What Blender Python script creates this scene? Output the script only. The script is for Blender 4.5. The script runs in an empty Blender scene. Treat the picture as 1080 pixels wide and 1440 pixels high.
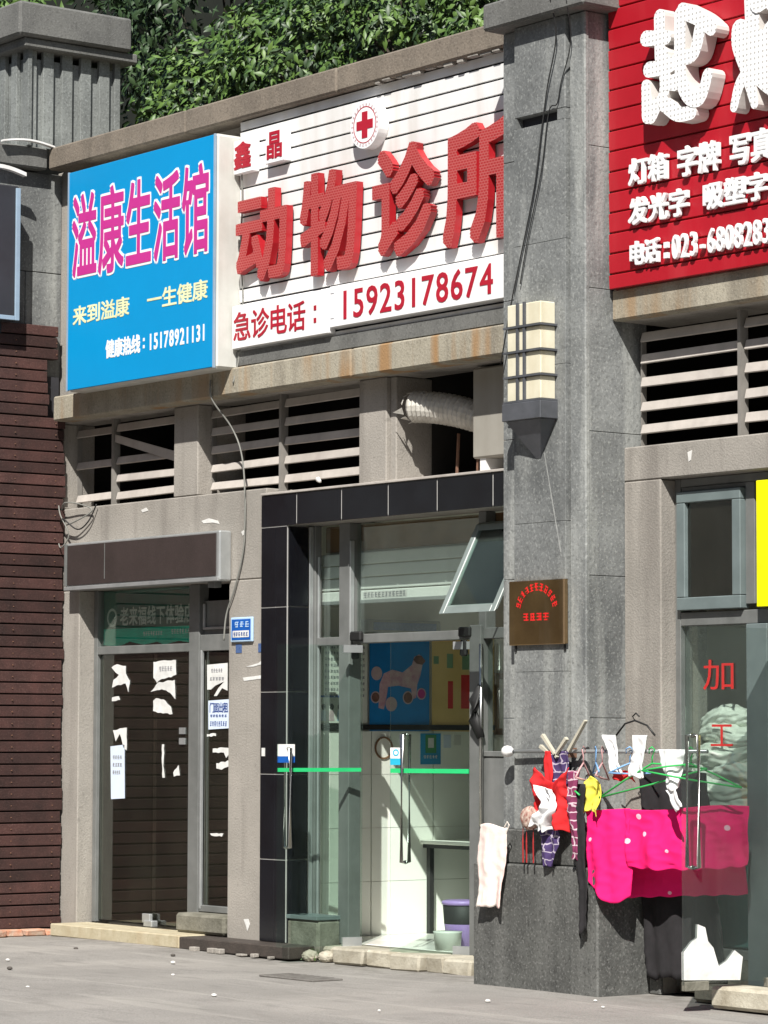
import bpy, bmesh, math, random
from mathutils import Vector, Matrix
import numpy as np
random.seed(7)
sc = bpy.context.scene
COL = sc.collection
R = math.radians

# ------------------------------------------------------------------ camera
a, p, roll = R(37.6), math.atan(313 / 4336.), R(0.15)
fw = Vector((-math.cos(a) * math.cos(p), math.sin(a) * math.cos(p), math.sin(p)))
rt = Vector((math.sin(a), math.cos(a), 0))
up = rt.cross(fw)
rt2 = rt * math.cos(roll) + up * (-math.sin(roll)) * -1
rt2 = rt * math.cos(roll) + up * math.sin(roll)
up2 = up * math.cos(roll) - rt * math.sin(roll)
cam = bpy.data.cameras.new('camera'); camo = bpy.data.objects.new('camera', cam); COL.objects.link(camo)
M = Matrix.Identity(4)
for i in range(3):
    M[i][0] = rt2[i]; M[i][1] = up2[i]; M[i][2] = -fw[i]
M[0][3], M[1][3], M[2][3] = 21.3175, -13.2, 1.6
camo.matrix_world = M
cam.sensor_fit = 'VERTICAL'; cam.sensor_height = 24; cam.lens = 24 * 4336 / 1440.
cam.clip_end = 1000
sc.camera = camo

# ------------------------------------------------------------------ light
SUN = Vector((0.95, -1.0, 1.40)).normalized()
elev = math.asin(SUN.z); rot = math.atan2(SUN.x, SUN.y)
w = bpy.data.worlds.new('World'); sc.world = w; w.use_nodes = True
nt = w.node_tree; bg = nt.nodes['Background']
sky = nt.nodes.new('ShaderNodeTexSky'); sky.sky_type = 'NISHITA'; sky.sun_disc = False
sky.sun_elevation = elev; sky.sun_rotation = rot
nt.links.new(sky.outputs[0], bg.inputs[0]); bg.inputs[1].default_value = 0.052
sl = bpy.data.lights.new('sun', 'SUN'); sl.energy = 5.0; sl.angle = R(0.5); sl.color = (1.0, 0.965, 0.91)
so = bpy.data.objects.new('sun', sl); COL.objects.link(so)
so.rotation_euler = SUN.to_track_quat('Z', 'Y').to_euler()
vs = sc.view_settings
vs.view_transform = 'Standard'; vs.look = 'None'; vs.gamma = 1; vs.use_curve_mapping = False; vs.exposure = 0.62

# ------------------------------------------------------------------ materials
MATS = {}
def surf(name, c1, c2=None, scale=3.0, rough=0.85, bump=0.0, bscale=60., streak=0.0, streak_c=(0.08, 0.07, 0.06),
         speck=0.0, speck_c=(0.75, 0.75, 0.73), speck_s=120., metal=0.0, spec=0.4, rnd=0.0, alpha=None, extra=None, pits=0.0):
    m = bpy.data.materials.new(name); m.use_nodes = True
    n = m.node_tree.nodes; l = m.node_tree.links
    b = n['Principled BSDF']
    c2 = c2 or tuple(x * 0.8 for x in c1)
    g = n.new('ShaderNodeNewGeometry')
    no = n.new('ShaderNodeTexNoise'); no.inputs['Scale'].default_value = scale; no.inputs['Detail'].default_value = 8
    no.inputs['Roughness'].default_value = 0.65
    l.new(g.outputs['Position'], no.inputs['Vector'])
    rp = n.new('ShaderNodeValToRGB'); rp.color_ramp.elements[0].position = 0.35; rp.color_ramp.elements[1].position = 0.65
    rp.color_ramp.elements[0].color = (*c2, 1); rp.color_ramp.elements[1].color = (*c1, 1)
    l.new(no.outputs['Fac'], rp.inputs['Fac'])
    col = rp.outputs['Color']
    def mix(col, fac, c):
        mx = n.new('ShaderNodeMix'); mx.data_type = 'RGBA'
        l.new(fac, mx.inputs['Factor']); l.new(col, mx.inputs['A']); mx.inputs['B'].default_value = (*c, 1)
        return mx.outputs['Result']
    def math_(op, a_, b_):
        q = n.new('ShaderNodeMath'); q.operation = op; q.use_clamp = True
        for i, v in enumerate((a_, b_)):
            if isinstance(v, (int, float)): q.inputs[i].default_value = v
            else: l.new(v, q.inputs[i])
        return q.outputs[0]
    def noise(sc_, vec_scale=None, lo=0.5, hi=0.7, detail=4):
        q = n.new('ShaderNodeTexNoise'); q.inputs['Scale'].default_value = sc_; q.inputs['Detail'].default_value = detail
        if vec_scale:
            mp = n.new('ShaderNodeMapping'); mp.inputs['Scale'].default_value = vec_scale
            l.new(g.outputs['Position'], mp.inputs['Vector']); l.new(mp.outputs[0], q.inputs['Vector'])
        else: l.new(g.outputs['Position'], q.inputs['Vector'])
        mr = n.new('ShaderNodeMapRange'); mr.inputs['From Min'].default_value = lo; mr.inputs['From Max'].default_value = hi
        l.new(q.outputs['Fac'], mr.inputs['Value'])
        return mr.outputs[0]
    if streak:
        f = noise(6., (1, 1, 0.09), 0.5, 0.72, 6)
        col = mix(col, math_('MULTIPLY', f, streak), streak_c)
    if speck:
        f = noise(speck_s, None, 0.56, 0.66, 2)
        col = mix(col, math_('MULTIPLY', f, speck), speck_c)
        f = noise(speck_s * 0.8, (1.1, 0.9, 1.03), 0.56, 0.66, 2)
        col = mix(col, math_('MULTIPLY', f, speck), tuple(x * 0.25 for x in c1))
    if pits:
        f = noise(28., None, 0.63, 0.70, 3)
        col = mix(col, math_('MULTIPLY', f, pits), tuple(x * 0.45 for x in c1))
    if rnd:
        oi = n.new('ShaderNodeObjectInfo'); hs = n.new('ShaderNodeHueSaturation')
        mr = n.new('ShaderNodeMapRange'); mr.inputs['To Min'].default_value = 1 - rnd; mr.inputs['To Max'].default_value = 1 + rnd
        l.new(oi.outputs['Random'], mr.inputs['Value']); l.new(mr.outputs[0], hs.inputs['Value']); l.new(col, hs.inputs['Color'])
        col = hs.outputs['Color']
    if extra: col = extra(n, l, g, col, mix, math_, noise)
    l.new(col, b.inputs['Base Color'])
    b.inputs['Roughness'].default_value = rough; b.inputs['Metallic'].default_value = metal
    b.inputs['Specular IOR Level'].default_value = spec
    if bump:
        q = n.new('ShaderNodeTexNoise'); q.inputs['Scale'].default_value = bscale; q.inputs['Detail'].default_value = 5
        l.new(g.outputs['Position'], q.inputs['Vector'])
        bp = n.new('ShaderNodeBump'); bp.inputs['Strength'].default_value = bump; bp.inputs['Distance'].default_value = 0.01
        l.new(q.outputs['Fac'], bp.inputs['Height']); l.new(bp.outputs[0], b.inputs['Normal'])
    MATS[name] = m
    return m

def glass(name, tint=(0.86, 0.93, 0.90), dust=0.05, dustc=(0.5, 0.55, 0.5), refl=1.0):
    m = bpy.data.materials.new(name); m.use_nodes = True
    n = m.node_tree.nodes; l = m.node_tree.links
    for x in list(n):
        if x.type != 'OUTPUT_MATERIAL': n.remove(x)
    out = [x for x in n][0]
    t = n.new('ShaderNodeBsdfTransparent'); t.inputs[0].default_value = (*tint, 1)
    gl = n.new('ShaderNodeBsdfGlossy'); gl.inputs['Roughness'].default_value = 0.02; gl.inputs['Color'].default_value = (0.9, 0.95, 0.93, 1)
    fr = n.new('ShaderNodeFresnel'); fr.inputs['IOR'].default_value = 1.5
    ml = n.new('ShaderNodeMath'); ml.operation = 'MULTIPLY'; ml.inputs[1].default_value = refl; ml.use_clamp = True
    l.new(fr.outputs[0], ml.inputs[0])
    mx = n.new('ShaderNodeMixShader'); l.new(ml.outputs[0], mx.inputs[0]); l.new(t.outputs[0], mx.inputs[1]); l.new(gl.outputs[0], mx.inputs[2])
    d = n.new('ShaderNodeBsdfDiffuse'); d.inputs[0].default_value = (*dustc, 1)
    g = n.new('ShaderNodeNewGeometry'); mp = n.new('ShaderNodeMapping'); mp.inputs['Scale'].default_value = (1.2, 1.2, 0.9)
    q = n.new('ShaderNodeTexNoise'); q.inputs['Scale'].default_value = 2; q.inputs['Detail'].default_value = 6
    l.new(g.outputs['Position'], mp.inputs[0]); l.new(mp.outputs[0], q.inputs['Vector'])
    mr = n.new('ShaderNodeMapRange'); mr.inputs['From Min'].default_value = 0.3; mr.inputs['From Max'].default_value = 0.8
    mr.inputs['To Min'].default_value = dust * 0.6; mr.inputs['To Max'].default_value = dust * 1.5
    l.new(q.outputs['Fac'], mr.inputs['Value'])
    m2 = n.new('ShaderNodeMixShader'); l.new(mr.outputs[0], m2.inputs[0]); l.new(mx.outputs[0], m2.inputs[1]); l.new(d.outputs[0], m2.inputs[2])
    l.new(m2.outputs[0], out.inputs['Surface'])
    MATS[name] = m
    return m

def rust(n, l, g, col, mix, math_, noise):
    f = noise(4.5, (1, 1, 0.06), 0.48, 0.60, 5)
    f2 = noise(0.9, None, 0.42, 0.6, 2)
    return mix(col, math_('MULTIPLY', math_('MULTIPLY', f, f2), 1.0), (0.30, 0.18, 0.085))

surf('concrete', (0.330, 0.305, 0.272), (0.255, 0.238, 0.212), 1.4, 0.9, 0.4, 70, streak=0.6, streak_c=(0.15, 0.135, 0.12), speck=0.16, speck_c=(0.42, 0.39, 0.35), speck_s=70, pits=0.35)
surf('beam_concrete', (0.36, 0.33, 0.26), (0.26, 0.235, 0.18), 1.9, 0.9, 0.35, 60, streak=0.55, streak_c=(0.13, 0.11, 0.085), speck=0.3, speck_c=(0.45, 0.42, 0.36), speck_s=60, extra=rust, pits=0.4)
surf('cornice_concrete', (0.215, 0.18, 0.142), (0.155, 0.13, 0.105), 1.7, 0.92, 0.4, 60, streak=0.4, streak_c=(0.08, 0.07, 0.055), speck=0.3, speck_c=(0.30, 0.27, 0.22), speck_s=50, pits=0.5)
surf('cap_concrete', (0.155, 0.155, 0.145), (0.11, 0.11, 0.105), 2.2, 0.9, 0.3, 60, streak=0.4, streak_c=(0.06, 0.06, 0.055), speck=0.3, speck_c=(0.25, 0.25, 0.24), speck_s=60)
surf('grey_stone', (0.20, 0.208, 0.204), (0.095, 0.10, 0.10), 1.5, 0.75, 0.5, 30, streak=0.8, streak_c=(0.36, 0.37, 0.35), speck=0.32, speck_c=(0.40, 0.41, 0.39), speck_s=55, rnd=0.08, pits=0.4)
surf('smear_pale', (0.34, 0.345, 0.33), (0.20, 0.205, 0.20), 16, 0.85)
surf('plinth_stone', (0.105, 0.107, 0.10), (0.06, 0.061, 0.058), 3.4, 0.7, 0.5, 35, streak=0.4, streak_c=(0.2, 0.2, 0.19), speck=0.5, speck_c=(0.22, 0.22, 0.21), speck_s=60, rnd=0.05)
surf('rib_stone', (0.225, 0.24, 0.23), (0.15, 0.16, 0.155), 2.4, 0.8, 0.3, 50, streak=0.55, streak_c=(0.10, 0.11, 0.11), speck=0.4, speck_c=(0.34, 0.36, 0.35), speck_s=60, rnd=0.13)
surf('brown_plank', (0.066, 0.028, 0.024), (0.034, 0.016, 0.014), 5, 0.75, 0.3, 60, streak=0.0, speck=0.25, speck_c=(0.15, 0.09, 0.075), speck_s=90, rnd=0.34, pits=0.2)
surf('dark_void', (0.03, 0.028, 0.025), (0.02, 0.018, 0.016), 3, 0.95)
surf('interior_brown', (0.05, 0.04, 0.03), (0.03, 0.025, 0.02), 3, 0.9)
surf('black_tile', (0.009, 0.010, 0.013), (0.006, 0.006, 0.008), 3, 0.18, 0.02, 20, spec=0.5, rnd=0.1)
surf('tile_grout', (0.45, 0.44, 0.42), None, 3, 0.9)
surf('louver_paint', (0.47, 0.43, 0.39), (0.37, 0.34, 0.31), 4, 0.8, 0.15, 60, streak=0.3, streak_c=(0.2, 0.17, 0.14), rnd=0.08)
surf('vent_post', (0.23, 0.215, 0.195), (0.17, 0.16, 0.145), 5, 0.85)
surf('alu_grey', (0.16, 0.165, 0.16), (0.12, 0.125, 0.12), 5, 0.45, 0.05, 60, spec=0.5, streak=0.3, streak_c=(0.25, 0.25, 0.24))
surf('alu_light', (0.52, 0.54, 0.54), (0.42, 0.44, 0.44), 5, 0.35, metal=0.6, streak=0.3, streak_c=(0.3, 0.3, 0.3))
surf('frame_green', (0.15, 0.185, 0.185), (0.12, 0.15, 0.15), 5, 0.45, spec=0.5)
surf('steel', (0.62, 0.62, 0.60), (0.5, 0.5, 0.48), 8, 0.25, metal=1.0)
surf('white_paint', (0.80, 0.80, 0.79), (0.74, 0.73, 0.72), 2, 0.5, streak=0.42, streak_c=(0.5, 0.45, 0.38))
surf('white_board', (0.82, 0.82, 0.82), (0.78, 0.78, 0.78), 2, 0.45)
surf('cream_side', (0.62, 0.62, 0.58), (0.52, 0.52, 0.48), 3, 0.5, streak=0.3, streak_c=(0.35, 0.34, 0.3))
surf('sign_blue', (0.003, 0.27, 0.58), (0.003, 0.25, 0.54), 1.2, 0.35, spec=0.3)
surf('sign_frame', (0.30, 0.40, 0.50), None, 3, 0.4)
surf('magenta', (0.52, 0.035, 0.26), (0.49, 0.03, 0.24), 3, 0.5)
surf('cream_print', (0.80, 0.82, 0.50), None, 3, 0.5)
surf('slot_dark', (0.03, 0.03, 0.035), None, 3, 0.8)
surf('letter_red_side', (0.42, 0.015, 0.022), (0.36, 0.012, 0.018), 3, 0.35, spec=0.5)
surf('print_red', (0.42, 0.012, 0.03), None, 3, 0.5)
surf('board_red', (0.42, 0.011, 0.022), (0.36, 0.009, 0.018), 1.5, 0.42, spec=0.35, streak=0.25, streak_c=(0.5, 0.06, 0.07))
surf('sun_visor', (0.6, 0.6, 0.58), (0.5, 0.5, 0.48), 3, 0.5)
surf('panel_dark', (0.035, 0.036, 0.042), (0.028, 0.028, 0.032), 3, 0.5)
surf('panel_brown', (0.042, 0.030, 0.028), (0.032, 0.023, 0.021), 4, 0.65, speck=0.3, speck_c=(0.08, 0.06, 0.055), speck_s=200)
surf('banner_dark', (0.02, 0.12, 0.095), (0.018, 0.09, 0.07), 3, 0.5)
surf('banner_green', (0.015, 0.55, 0.38), (0.012, 0.42, 0.3), 12, 0.5)
surf('banner_text', (0.50, 0.58, 0.54), None, 3, 0.6)
surf('paper', (0.74, 0.74, 0.72), (0.58, 0.58, 0.56), 9, 0.8, 0.3, 30)
surf('paper_blue', (0.62, 0.70, 0.82), (0.58, 0.66, 0.78), 20, 0.8)
surf('ink_blue', (0.03, 0.07, 0.25), None, 3, 0.7)
surf('ink_grey', (0.25, 0.25, 0.27), None, 3, 0.7)
surf('plate_blue', (0.01, 0.10, 0.42), None, 3, 0.35)
surf('plate_pale', (0.45, 0.62, 0.80), None, 3, 0.4)
surf('sticker_navy', (0.04, 0.08, 0.20), (0.08, 0.14, 0.3), 60, 0.6)
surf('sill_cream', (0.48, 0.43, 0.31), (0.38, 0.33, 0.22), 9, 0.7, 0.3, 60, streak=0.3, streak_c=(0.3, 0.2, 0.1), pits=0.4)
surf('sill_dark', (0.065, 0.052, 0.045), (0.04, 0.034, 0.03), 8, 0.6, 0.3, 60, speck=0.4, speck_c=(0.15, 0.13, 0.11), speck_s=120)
surf('old_plaster', (0.22, 0.21, 0.17), (0.12, 0.115, 0.09), 7, 0.9, 0.6, 40, streak=0.4, streak_c=(0.08, 0.075, 0.05), pits=0.5)
surf('step_stone', (0.46, 0.43, 0.35), (0.28, 0.25, 0.19), 7, 0.8, 0.4, 50, rnd=0.12, pits=0.5)
surf('brick_orange', (0.45, 0.20, 0.12), (0.40, 0.33, 0.26), 12, 0.9, 0.5, 50, rnd=0.15)
surf('wall_white', (0.84, 0.85, 0.78), (0.80, 0.81, 0.74), 2, 0.6, spec=0.3)
surf('wall_upper', (0.70, 0.67, 0.60), (0.65, 0.62, 0.55), 2, 0.8)
surf('floor_tile', (0.80, 0.77, 0.72), (0.66, 0.63, 0.58), 4, 0.25, spec=0.5)
surf('shutter_white', (0.80, 0.83, 0.79), (0.74, 0.77, 0.73), 3, 0.5, streak=0.2, streak_c=(0.4, 0.4, 0.36))
surf('board_brown', (0.22, 0.12, 0.06), (0.16, 0.09, 0.045), 4, 0.8)
surf('poster_blue', (0.008, 0.24, 0.62), (0.008, 0.19, 0.52), 5, 0.4)
surf('poster_yellow', (0.78, 0.55, 0.22), (0.70, 0.49, 0.19), 4, 0.5)
surf('poster_white', (0.75, 0.76, 0.70), None, 3, 0.5)
surf('poster_red', (0.70, 0.03, 0.03), None, 3, 0.5)
surf('poster_green', (0.20, 0.36, 0.20), None, 3, 0.5)
surf('dog_pink', (0.66, 0.50, 0.52), (0.50, 0.26, 0.34), 14, 0.6)
surf('dog_brown', (0.24, 0.12, 0.10), (0.12, 0.06, 0.05), 20, 0.6)
surf('circle_pale', (0.58, 0.45, 0.47), (0.5, 0.38, 0.4), 20, 0.6)
surf('black', (0.015, 0.015, 0.015), None, 3, 0.6)
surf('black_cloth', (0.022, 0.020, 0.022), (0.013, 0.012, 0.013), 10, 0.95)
surf('tape_green', (0.02, 0.50, 0.16), None, 3, 0.5)
surf('sticker_cyan', (0.02, 0.42, 0.62), None, 3, 0.5)
surf('placard_blue', (0.01, 0.32, 0.62), None, 3, 0.4)
surf('placard_green', (0.04, 0.28, 0.10), None, 3, 0.5)
surf('bucket_purple', (0.42, 0.28, 0.62), (0.36, 0.22, 0.55), 9, 0.4)
surf('lamp_cream', (0.70, 0.66, 0.52), (0.62, 0.58, 0.44), 8, 0.55, streak=0.3, streak_c=(0.45, 0.36, 0.2))
surf('lamp_metal', (0.12, 0.125, 0.14), (0.09, 0.095, 0.105), 8, 0.4, metal=0.3)
surf('brass', (0.46, 0.30, 0.14), (0.30, 0.19, 0.09), 3, 0.28, metal=1.0, streak=0.5, streak_c=(0.55, 0.42, 0.28))
surf('brass_edge', (0.55, 0.38, 0.22), None, 3, 0.3, metal=0.8)
surf('lettering_red', (0.75, 0.02, 0.02), None, 3, 0.5)
surf('cable', (0.02, 0.02, 0.02), None, 3, 0.5)
surf('cable_grey', (0.22, 0.22, 0.20), None, 3, 0.6)
surf('duct_foil', (0.62, 0.60, 0.55), (0.45, 0.43, 0.38), 12, 0.45, 0.3, 60, metal=0.2)
surf('ac_side', (0.30, 0.285, 0.25), (0.27, 0.255, 0.22), 4, 0.7, streak=0.3, streak_c=(0.2, 0.18, 0.15))
surf('rusty', (0.20, 0.10, 0.06), (0.12, 0.07, 0.05), 20, 0.9)
surf('yellow_sign', (0.85, 0.82, 0.0), None, 3, 0.5)
surf('teal', (0.17, 0.38, 0.37), (0.14, 0.33, 0.33), 4, 0.6)
surf('foam_white', (0.84, 0.87, 0.80), (0.74, 0.77, 0.70), 8, 0.6, 0.5, 20)
def spots(n, l, g, col, mix, math_, noise):
    v = n.new('ShaderNodeTexVoronoi'); v.inputs['Scale'].default_value = 6.0; v.inputs['Randomness'].default_value = 0.9
    mp = n.new('ShaderNodeMapping'); mp.inputs['Scale'].default_value = (1, 0.15, 1)
    l.new(g.outputs['Position'], mp.inputs[0]); l.new(mp.outputs[0], v.inputs['Vector'])
    s = math_('LESS_THAN', v.outputs['Distance'], 0.10)
    return mix(col, math_('MULTIPLY', s, 0.85), (0.86, 0.55, 0.66))
surf('pink_cloth', (0.82, 0.012, 0.16), (0.78, 0.010, 0.14), 5, 0.85, extra=spots, spec=0.2)
surf('red_cloth', (0.62, 0.02, 0.02), (0.55, 0.015, 0.02), 6, 0.9)
surf('white_cloth', (0.82, 0.82, 0.82), (0.76, 0.76, 0.76), 6, 0.9)
def tow(n, l, g, col, mix, math_, noise):
    f = noise(7., (1.6, 1, 0.25), 0.5, 0.62, 5)
    return mix(col, math_('MULTIPLY', f, 0.55), (0.80, 0.42, 0.40))
surf('towel_cloth', (0.78, 0.72, 0.66), (0.72, 0.64, 0.58), 10, 0.95, 0.3, 150, extra=tow)
surf('yellow_cloth', (0.80, 0.72, 0.10), (0.74, 0.66, 0.08), 6, 0.9)
def stripes(c):
    def f(n, l, g, col, mix, math_, noise):
        bt = n.new('ShaderNodeTexBrick'); bt.inputs['Scale'].default_value = 1.0; bt.offset = 0.5
        bt.inputs['Brick Width'].default_value = 0.075; bt.inputs['Row Height'].default_value = 0.05; bt.inputs['Mortar Size'].default_value = 0.0038
        mp = n.new('ShaderNodeMapping'); mp.inputs['Rotation'].default_value = (R(-90), R(18), 0)
        ad = n.new('ShaderNodeVectorMath'); ad.operation = 'ADD'
        nn = n.new('ShaderNodeTexNoise'); nn.inputs['Scale'].default_value = 14
        sc_ = n.new('ShaderNodeVectorMath'); sc_.operation = 'SCALE'; sc_.inputs['Scale'].default_value = 0.05
        l.new(g.outputs['Position'], nn.inputs['Vector']); l.new(nn.outputs['Color'], sc_.inputs[0]); l.new(g.outputs['Position'], ad.inputs[0]); l.new(sc_.outputs[0], ad.inputs[1])
        l.new(ad.outputs[0], mp.inputs[0]); l.new(mp.outputs[0], bt.inputs['Vector'])
        bt.inputs['Color1'].default_value = (0, 0, 0, 1); bt.inputs['Color2'].default_value = (0, 0, 0, 1); bt.inputs['Mortar'].default_value = (1, 1, 1, 1)
        return mix(col, bt.outputs['Color'], c)
    return f
surf('navy_stripe', (0.06, 0.035, 0.12), (0.05, 0.03, 0.10), 6, 0.9, extra=stripes((0.40, 0.35, 0.42)))
surf('plum_stripe', (0.20, 0.03, 0.09), (0.16, 0.025, 0.07), 6, 0.9, extra=stripes((0.55, 0.42, 0.46)))
surf('mask_print', (0.60, 0.50, 0.42), (0.24, 0.08, 0.06), 34, 0.9)
surf('red_ribbon', (0.35, 0.02, 0.02), None, 6, 0.8)
surf('hanger_green', (0.05, 0.50, 0.12), None, 6, 0.4)
surf('hanger_blue', (0.22, 0.42, 0.70), None, 6, 0.4)
surf('hanger_pink', (0.60, 0.35, 0.35), None, 6, 0.4)
surf('peg_wood', (0.50, 0.47, 0.38), None, 6, 0.8)
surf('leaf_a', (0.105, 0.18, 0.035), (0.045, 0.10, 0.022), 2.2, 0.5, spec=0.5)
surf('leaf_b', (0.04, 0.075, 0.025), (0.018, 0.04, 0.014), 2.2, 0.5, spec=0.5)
surf('bark', (0.06, 0.05, 0.035), (0.035, 0.028, 0.02), 8, 0.9)
surf('back_wall', (0.010, 0.013, 0.007), (0.006, 0.008, 0.005), 3, 0.95)
surf('litter', (0.70, 0.69, 0.66), None, 8, 0.9)
surf('pebble', (0.10, 0.09, 0.08), None, 8, 0.9)
surf('drain_iron', (0.12, 0.11, 0.10), (0.19, 0.18, 0.165), 14, 0.8, 0.3, 60)
def ground_x(n, l, g, col, mix, math_, noise):
    f = noise(1.1, (0.35, 1.2, 1), 0.46, 0.64, 6)
    col = mix(col, math_('MULTIPLY', f, 0.45), (0.20, 0.19, 0.175))
    f = noise(0.7, (1.4, 0.5, 1), 0.52, 0.7, 5)
    col = mix(col, math_('MULTIPLY', f, 0.35), (0.40, 0.375, 0.34))
    f = noise(5.0, (0.5, 1.6, 1), 0.55, 0.66, 5)
    col = mix(col, math_('MULTIPLY', f, 0.35), (0.15, 0.14, 0.13))
    f = noise(2.2, (0.2, 1.6, 1), 0.60, 0.64, 3)
    col = mix(col, math_('MULTIPLY', f, 0.22), (0.44, 0.42, 0.38))
    sx = n.new('ShaderNodeSeparateXYZ'); l.new(g.outputs['Position'], sx.inputs[0])
    mr = n.new('ShaderNodeMapRange'); mr.inputs['From Min'].default_value = -0.75; mr.inputs['From Max'].default_value = -0.2
    l.new(sx.outputs['Y'], mr.inputs['Value'])
    f = noise(9.0, None, 0.40, 0.62, 5)
    return mix(col, math_('MULTIPLY', math_('MULTIPLY', f, mr.outputs[0]), 0.6), (0.13, 0.12, 0.105))
surf('asphalt', (0.285, 0.270, 0.250), (0.235, 0.222, 0.205), 0.9, 0.92, 0.5, 90, speck=0.45, speck_c=(0.42, 0.40, 0.37), speck_s=110, extra=ground_x)
# channel letters: fine rows of small lamps
def dots(sc_, c, thr=0.42):
    def f(n, l, g, col, mix, math_, noise):
        v = n.new('ShaderNodeTexVoronoi'); v.inputs['Scale'].default_value = sc_; v.inputs['Randomness'].default_value = 0.05
        mp = n.new('ShaderNodeMapping'); mp.inputs['Scale'].default_value = (1.0, 0, 1.0)
        l.new(g.outputs['Position'], mp.inputs[0]); l.new(mp.outputs[0], v.inputs['Vector'])
        return mix(col, math_('LESS_THAN', v.outputs['Distance'], thr), c)
    return f
def rows(n, l, g, col, mix, math_, noise):
    bt = n.new('ShaderNodeTexBrick'); bt.inputs['Scale'].default_value = 1.0
    bt.inputs['Brick Width'].default_value = 0.030; bt.inputs['Row Height'].default_value = 0.019
    bt.inputs['Mortar Size'].default_value = 0.0035
    mp = n.new('ShaderNodeMapping'); mp.inputs['Rotation'].default_value = (R(-90), 0, 0)
    l.new(g.outputs['Position'], mp.inputs[0]); l.new(mp.outputs[0], bt.inputs['Vector'])
    bt.inputs['Color1'].default_value = (0, 0, 0, 1); bt.inputs['Color2'].default_value = (0, 0, 0, 1); bt.inputs['Mortar'].default_value = (1, 1, 1, 1)
    return mix(col, math_('MULTIPLY', bt.outputs['Color'], 0.55), (0.50, 0.17, 0.16))
surf('letter_red', (0.36, 0.022, 0.022), (0.32, 0.018, 0.018), 3, 0.55, extra=rows)
surf('letter_white', (0.84, 0.84, 0.83), (0.82, 0.82, 0.81), 3, 0.5, extra=dots(30., (0.42, 0.41, 0.40), 0.22))
surf('letter_white_side', (0.66, 0.63, 0.60), (0.56, 0.53, 0.50), 3, 0.5)
glass('glass_clear', (0.95, 0.985, 0.965), 0.004, (0.45, 0.5, 0.46), 0.32)
glass('glass_shop', (0.78, 0.80, 0.72), 0.03, (0.30, 0.28, 0.21), 2.1)
glass('glass_leaf', (0.93, 0.99, 0.965), 0.004, (0.42, 0.5, 0.46), 0.30)
glass('glass_door', (0.90, 0.93, 0.92), 0.032, (0.36, 0.40, 0.38), 0.6)
glass('glass_awning', (0.85, 0.90, 0.88), 0.02, (0.40, 0.45, 0.42), 1.0)
surf('frame_pale', (0.20, 0.235, 0.225), (0.16, 0.19, 0.18), 5, 0.4, spec=0.5)

# ------------------------------------------------------------------ helpers
LOC = {}
def link(o, parent=None, loc=None):
    COL.objects.link(o)
    if parent is not None: o.parent = parent
    return o
def tag(o, label=None, cat=None, group=None, kind=None):
    if label: o['label'] = label
    if cat: o['category'] = cat
    if group: o['group'] = group
    if kind: o['kind'] = kind
    return o
def thing(name, label, cat, loc=(0, 0, 0), group=None, kind=None):
    o = bpy.data.objects.new(name, None); o.location = loc; o.empty_display_size = 0.1
    COL.objects.link(o); LOC[o.name] = Vector(loc)
    return tag(o, label, cat, group, kind)
def wloc(o): return LOC.get(o.name, Vector((0, 0, 0))) if o else Vector((0, 0, 0))

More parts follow.
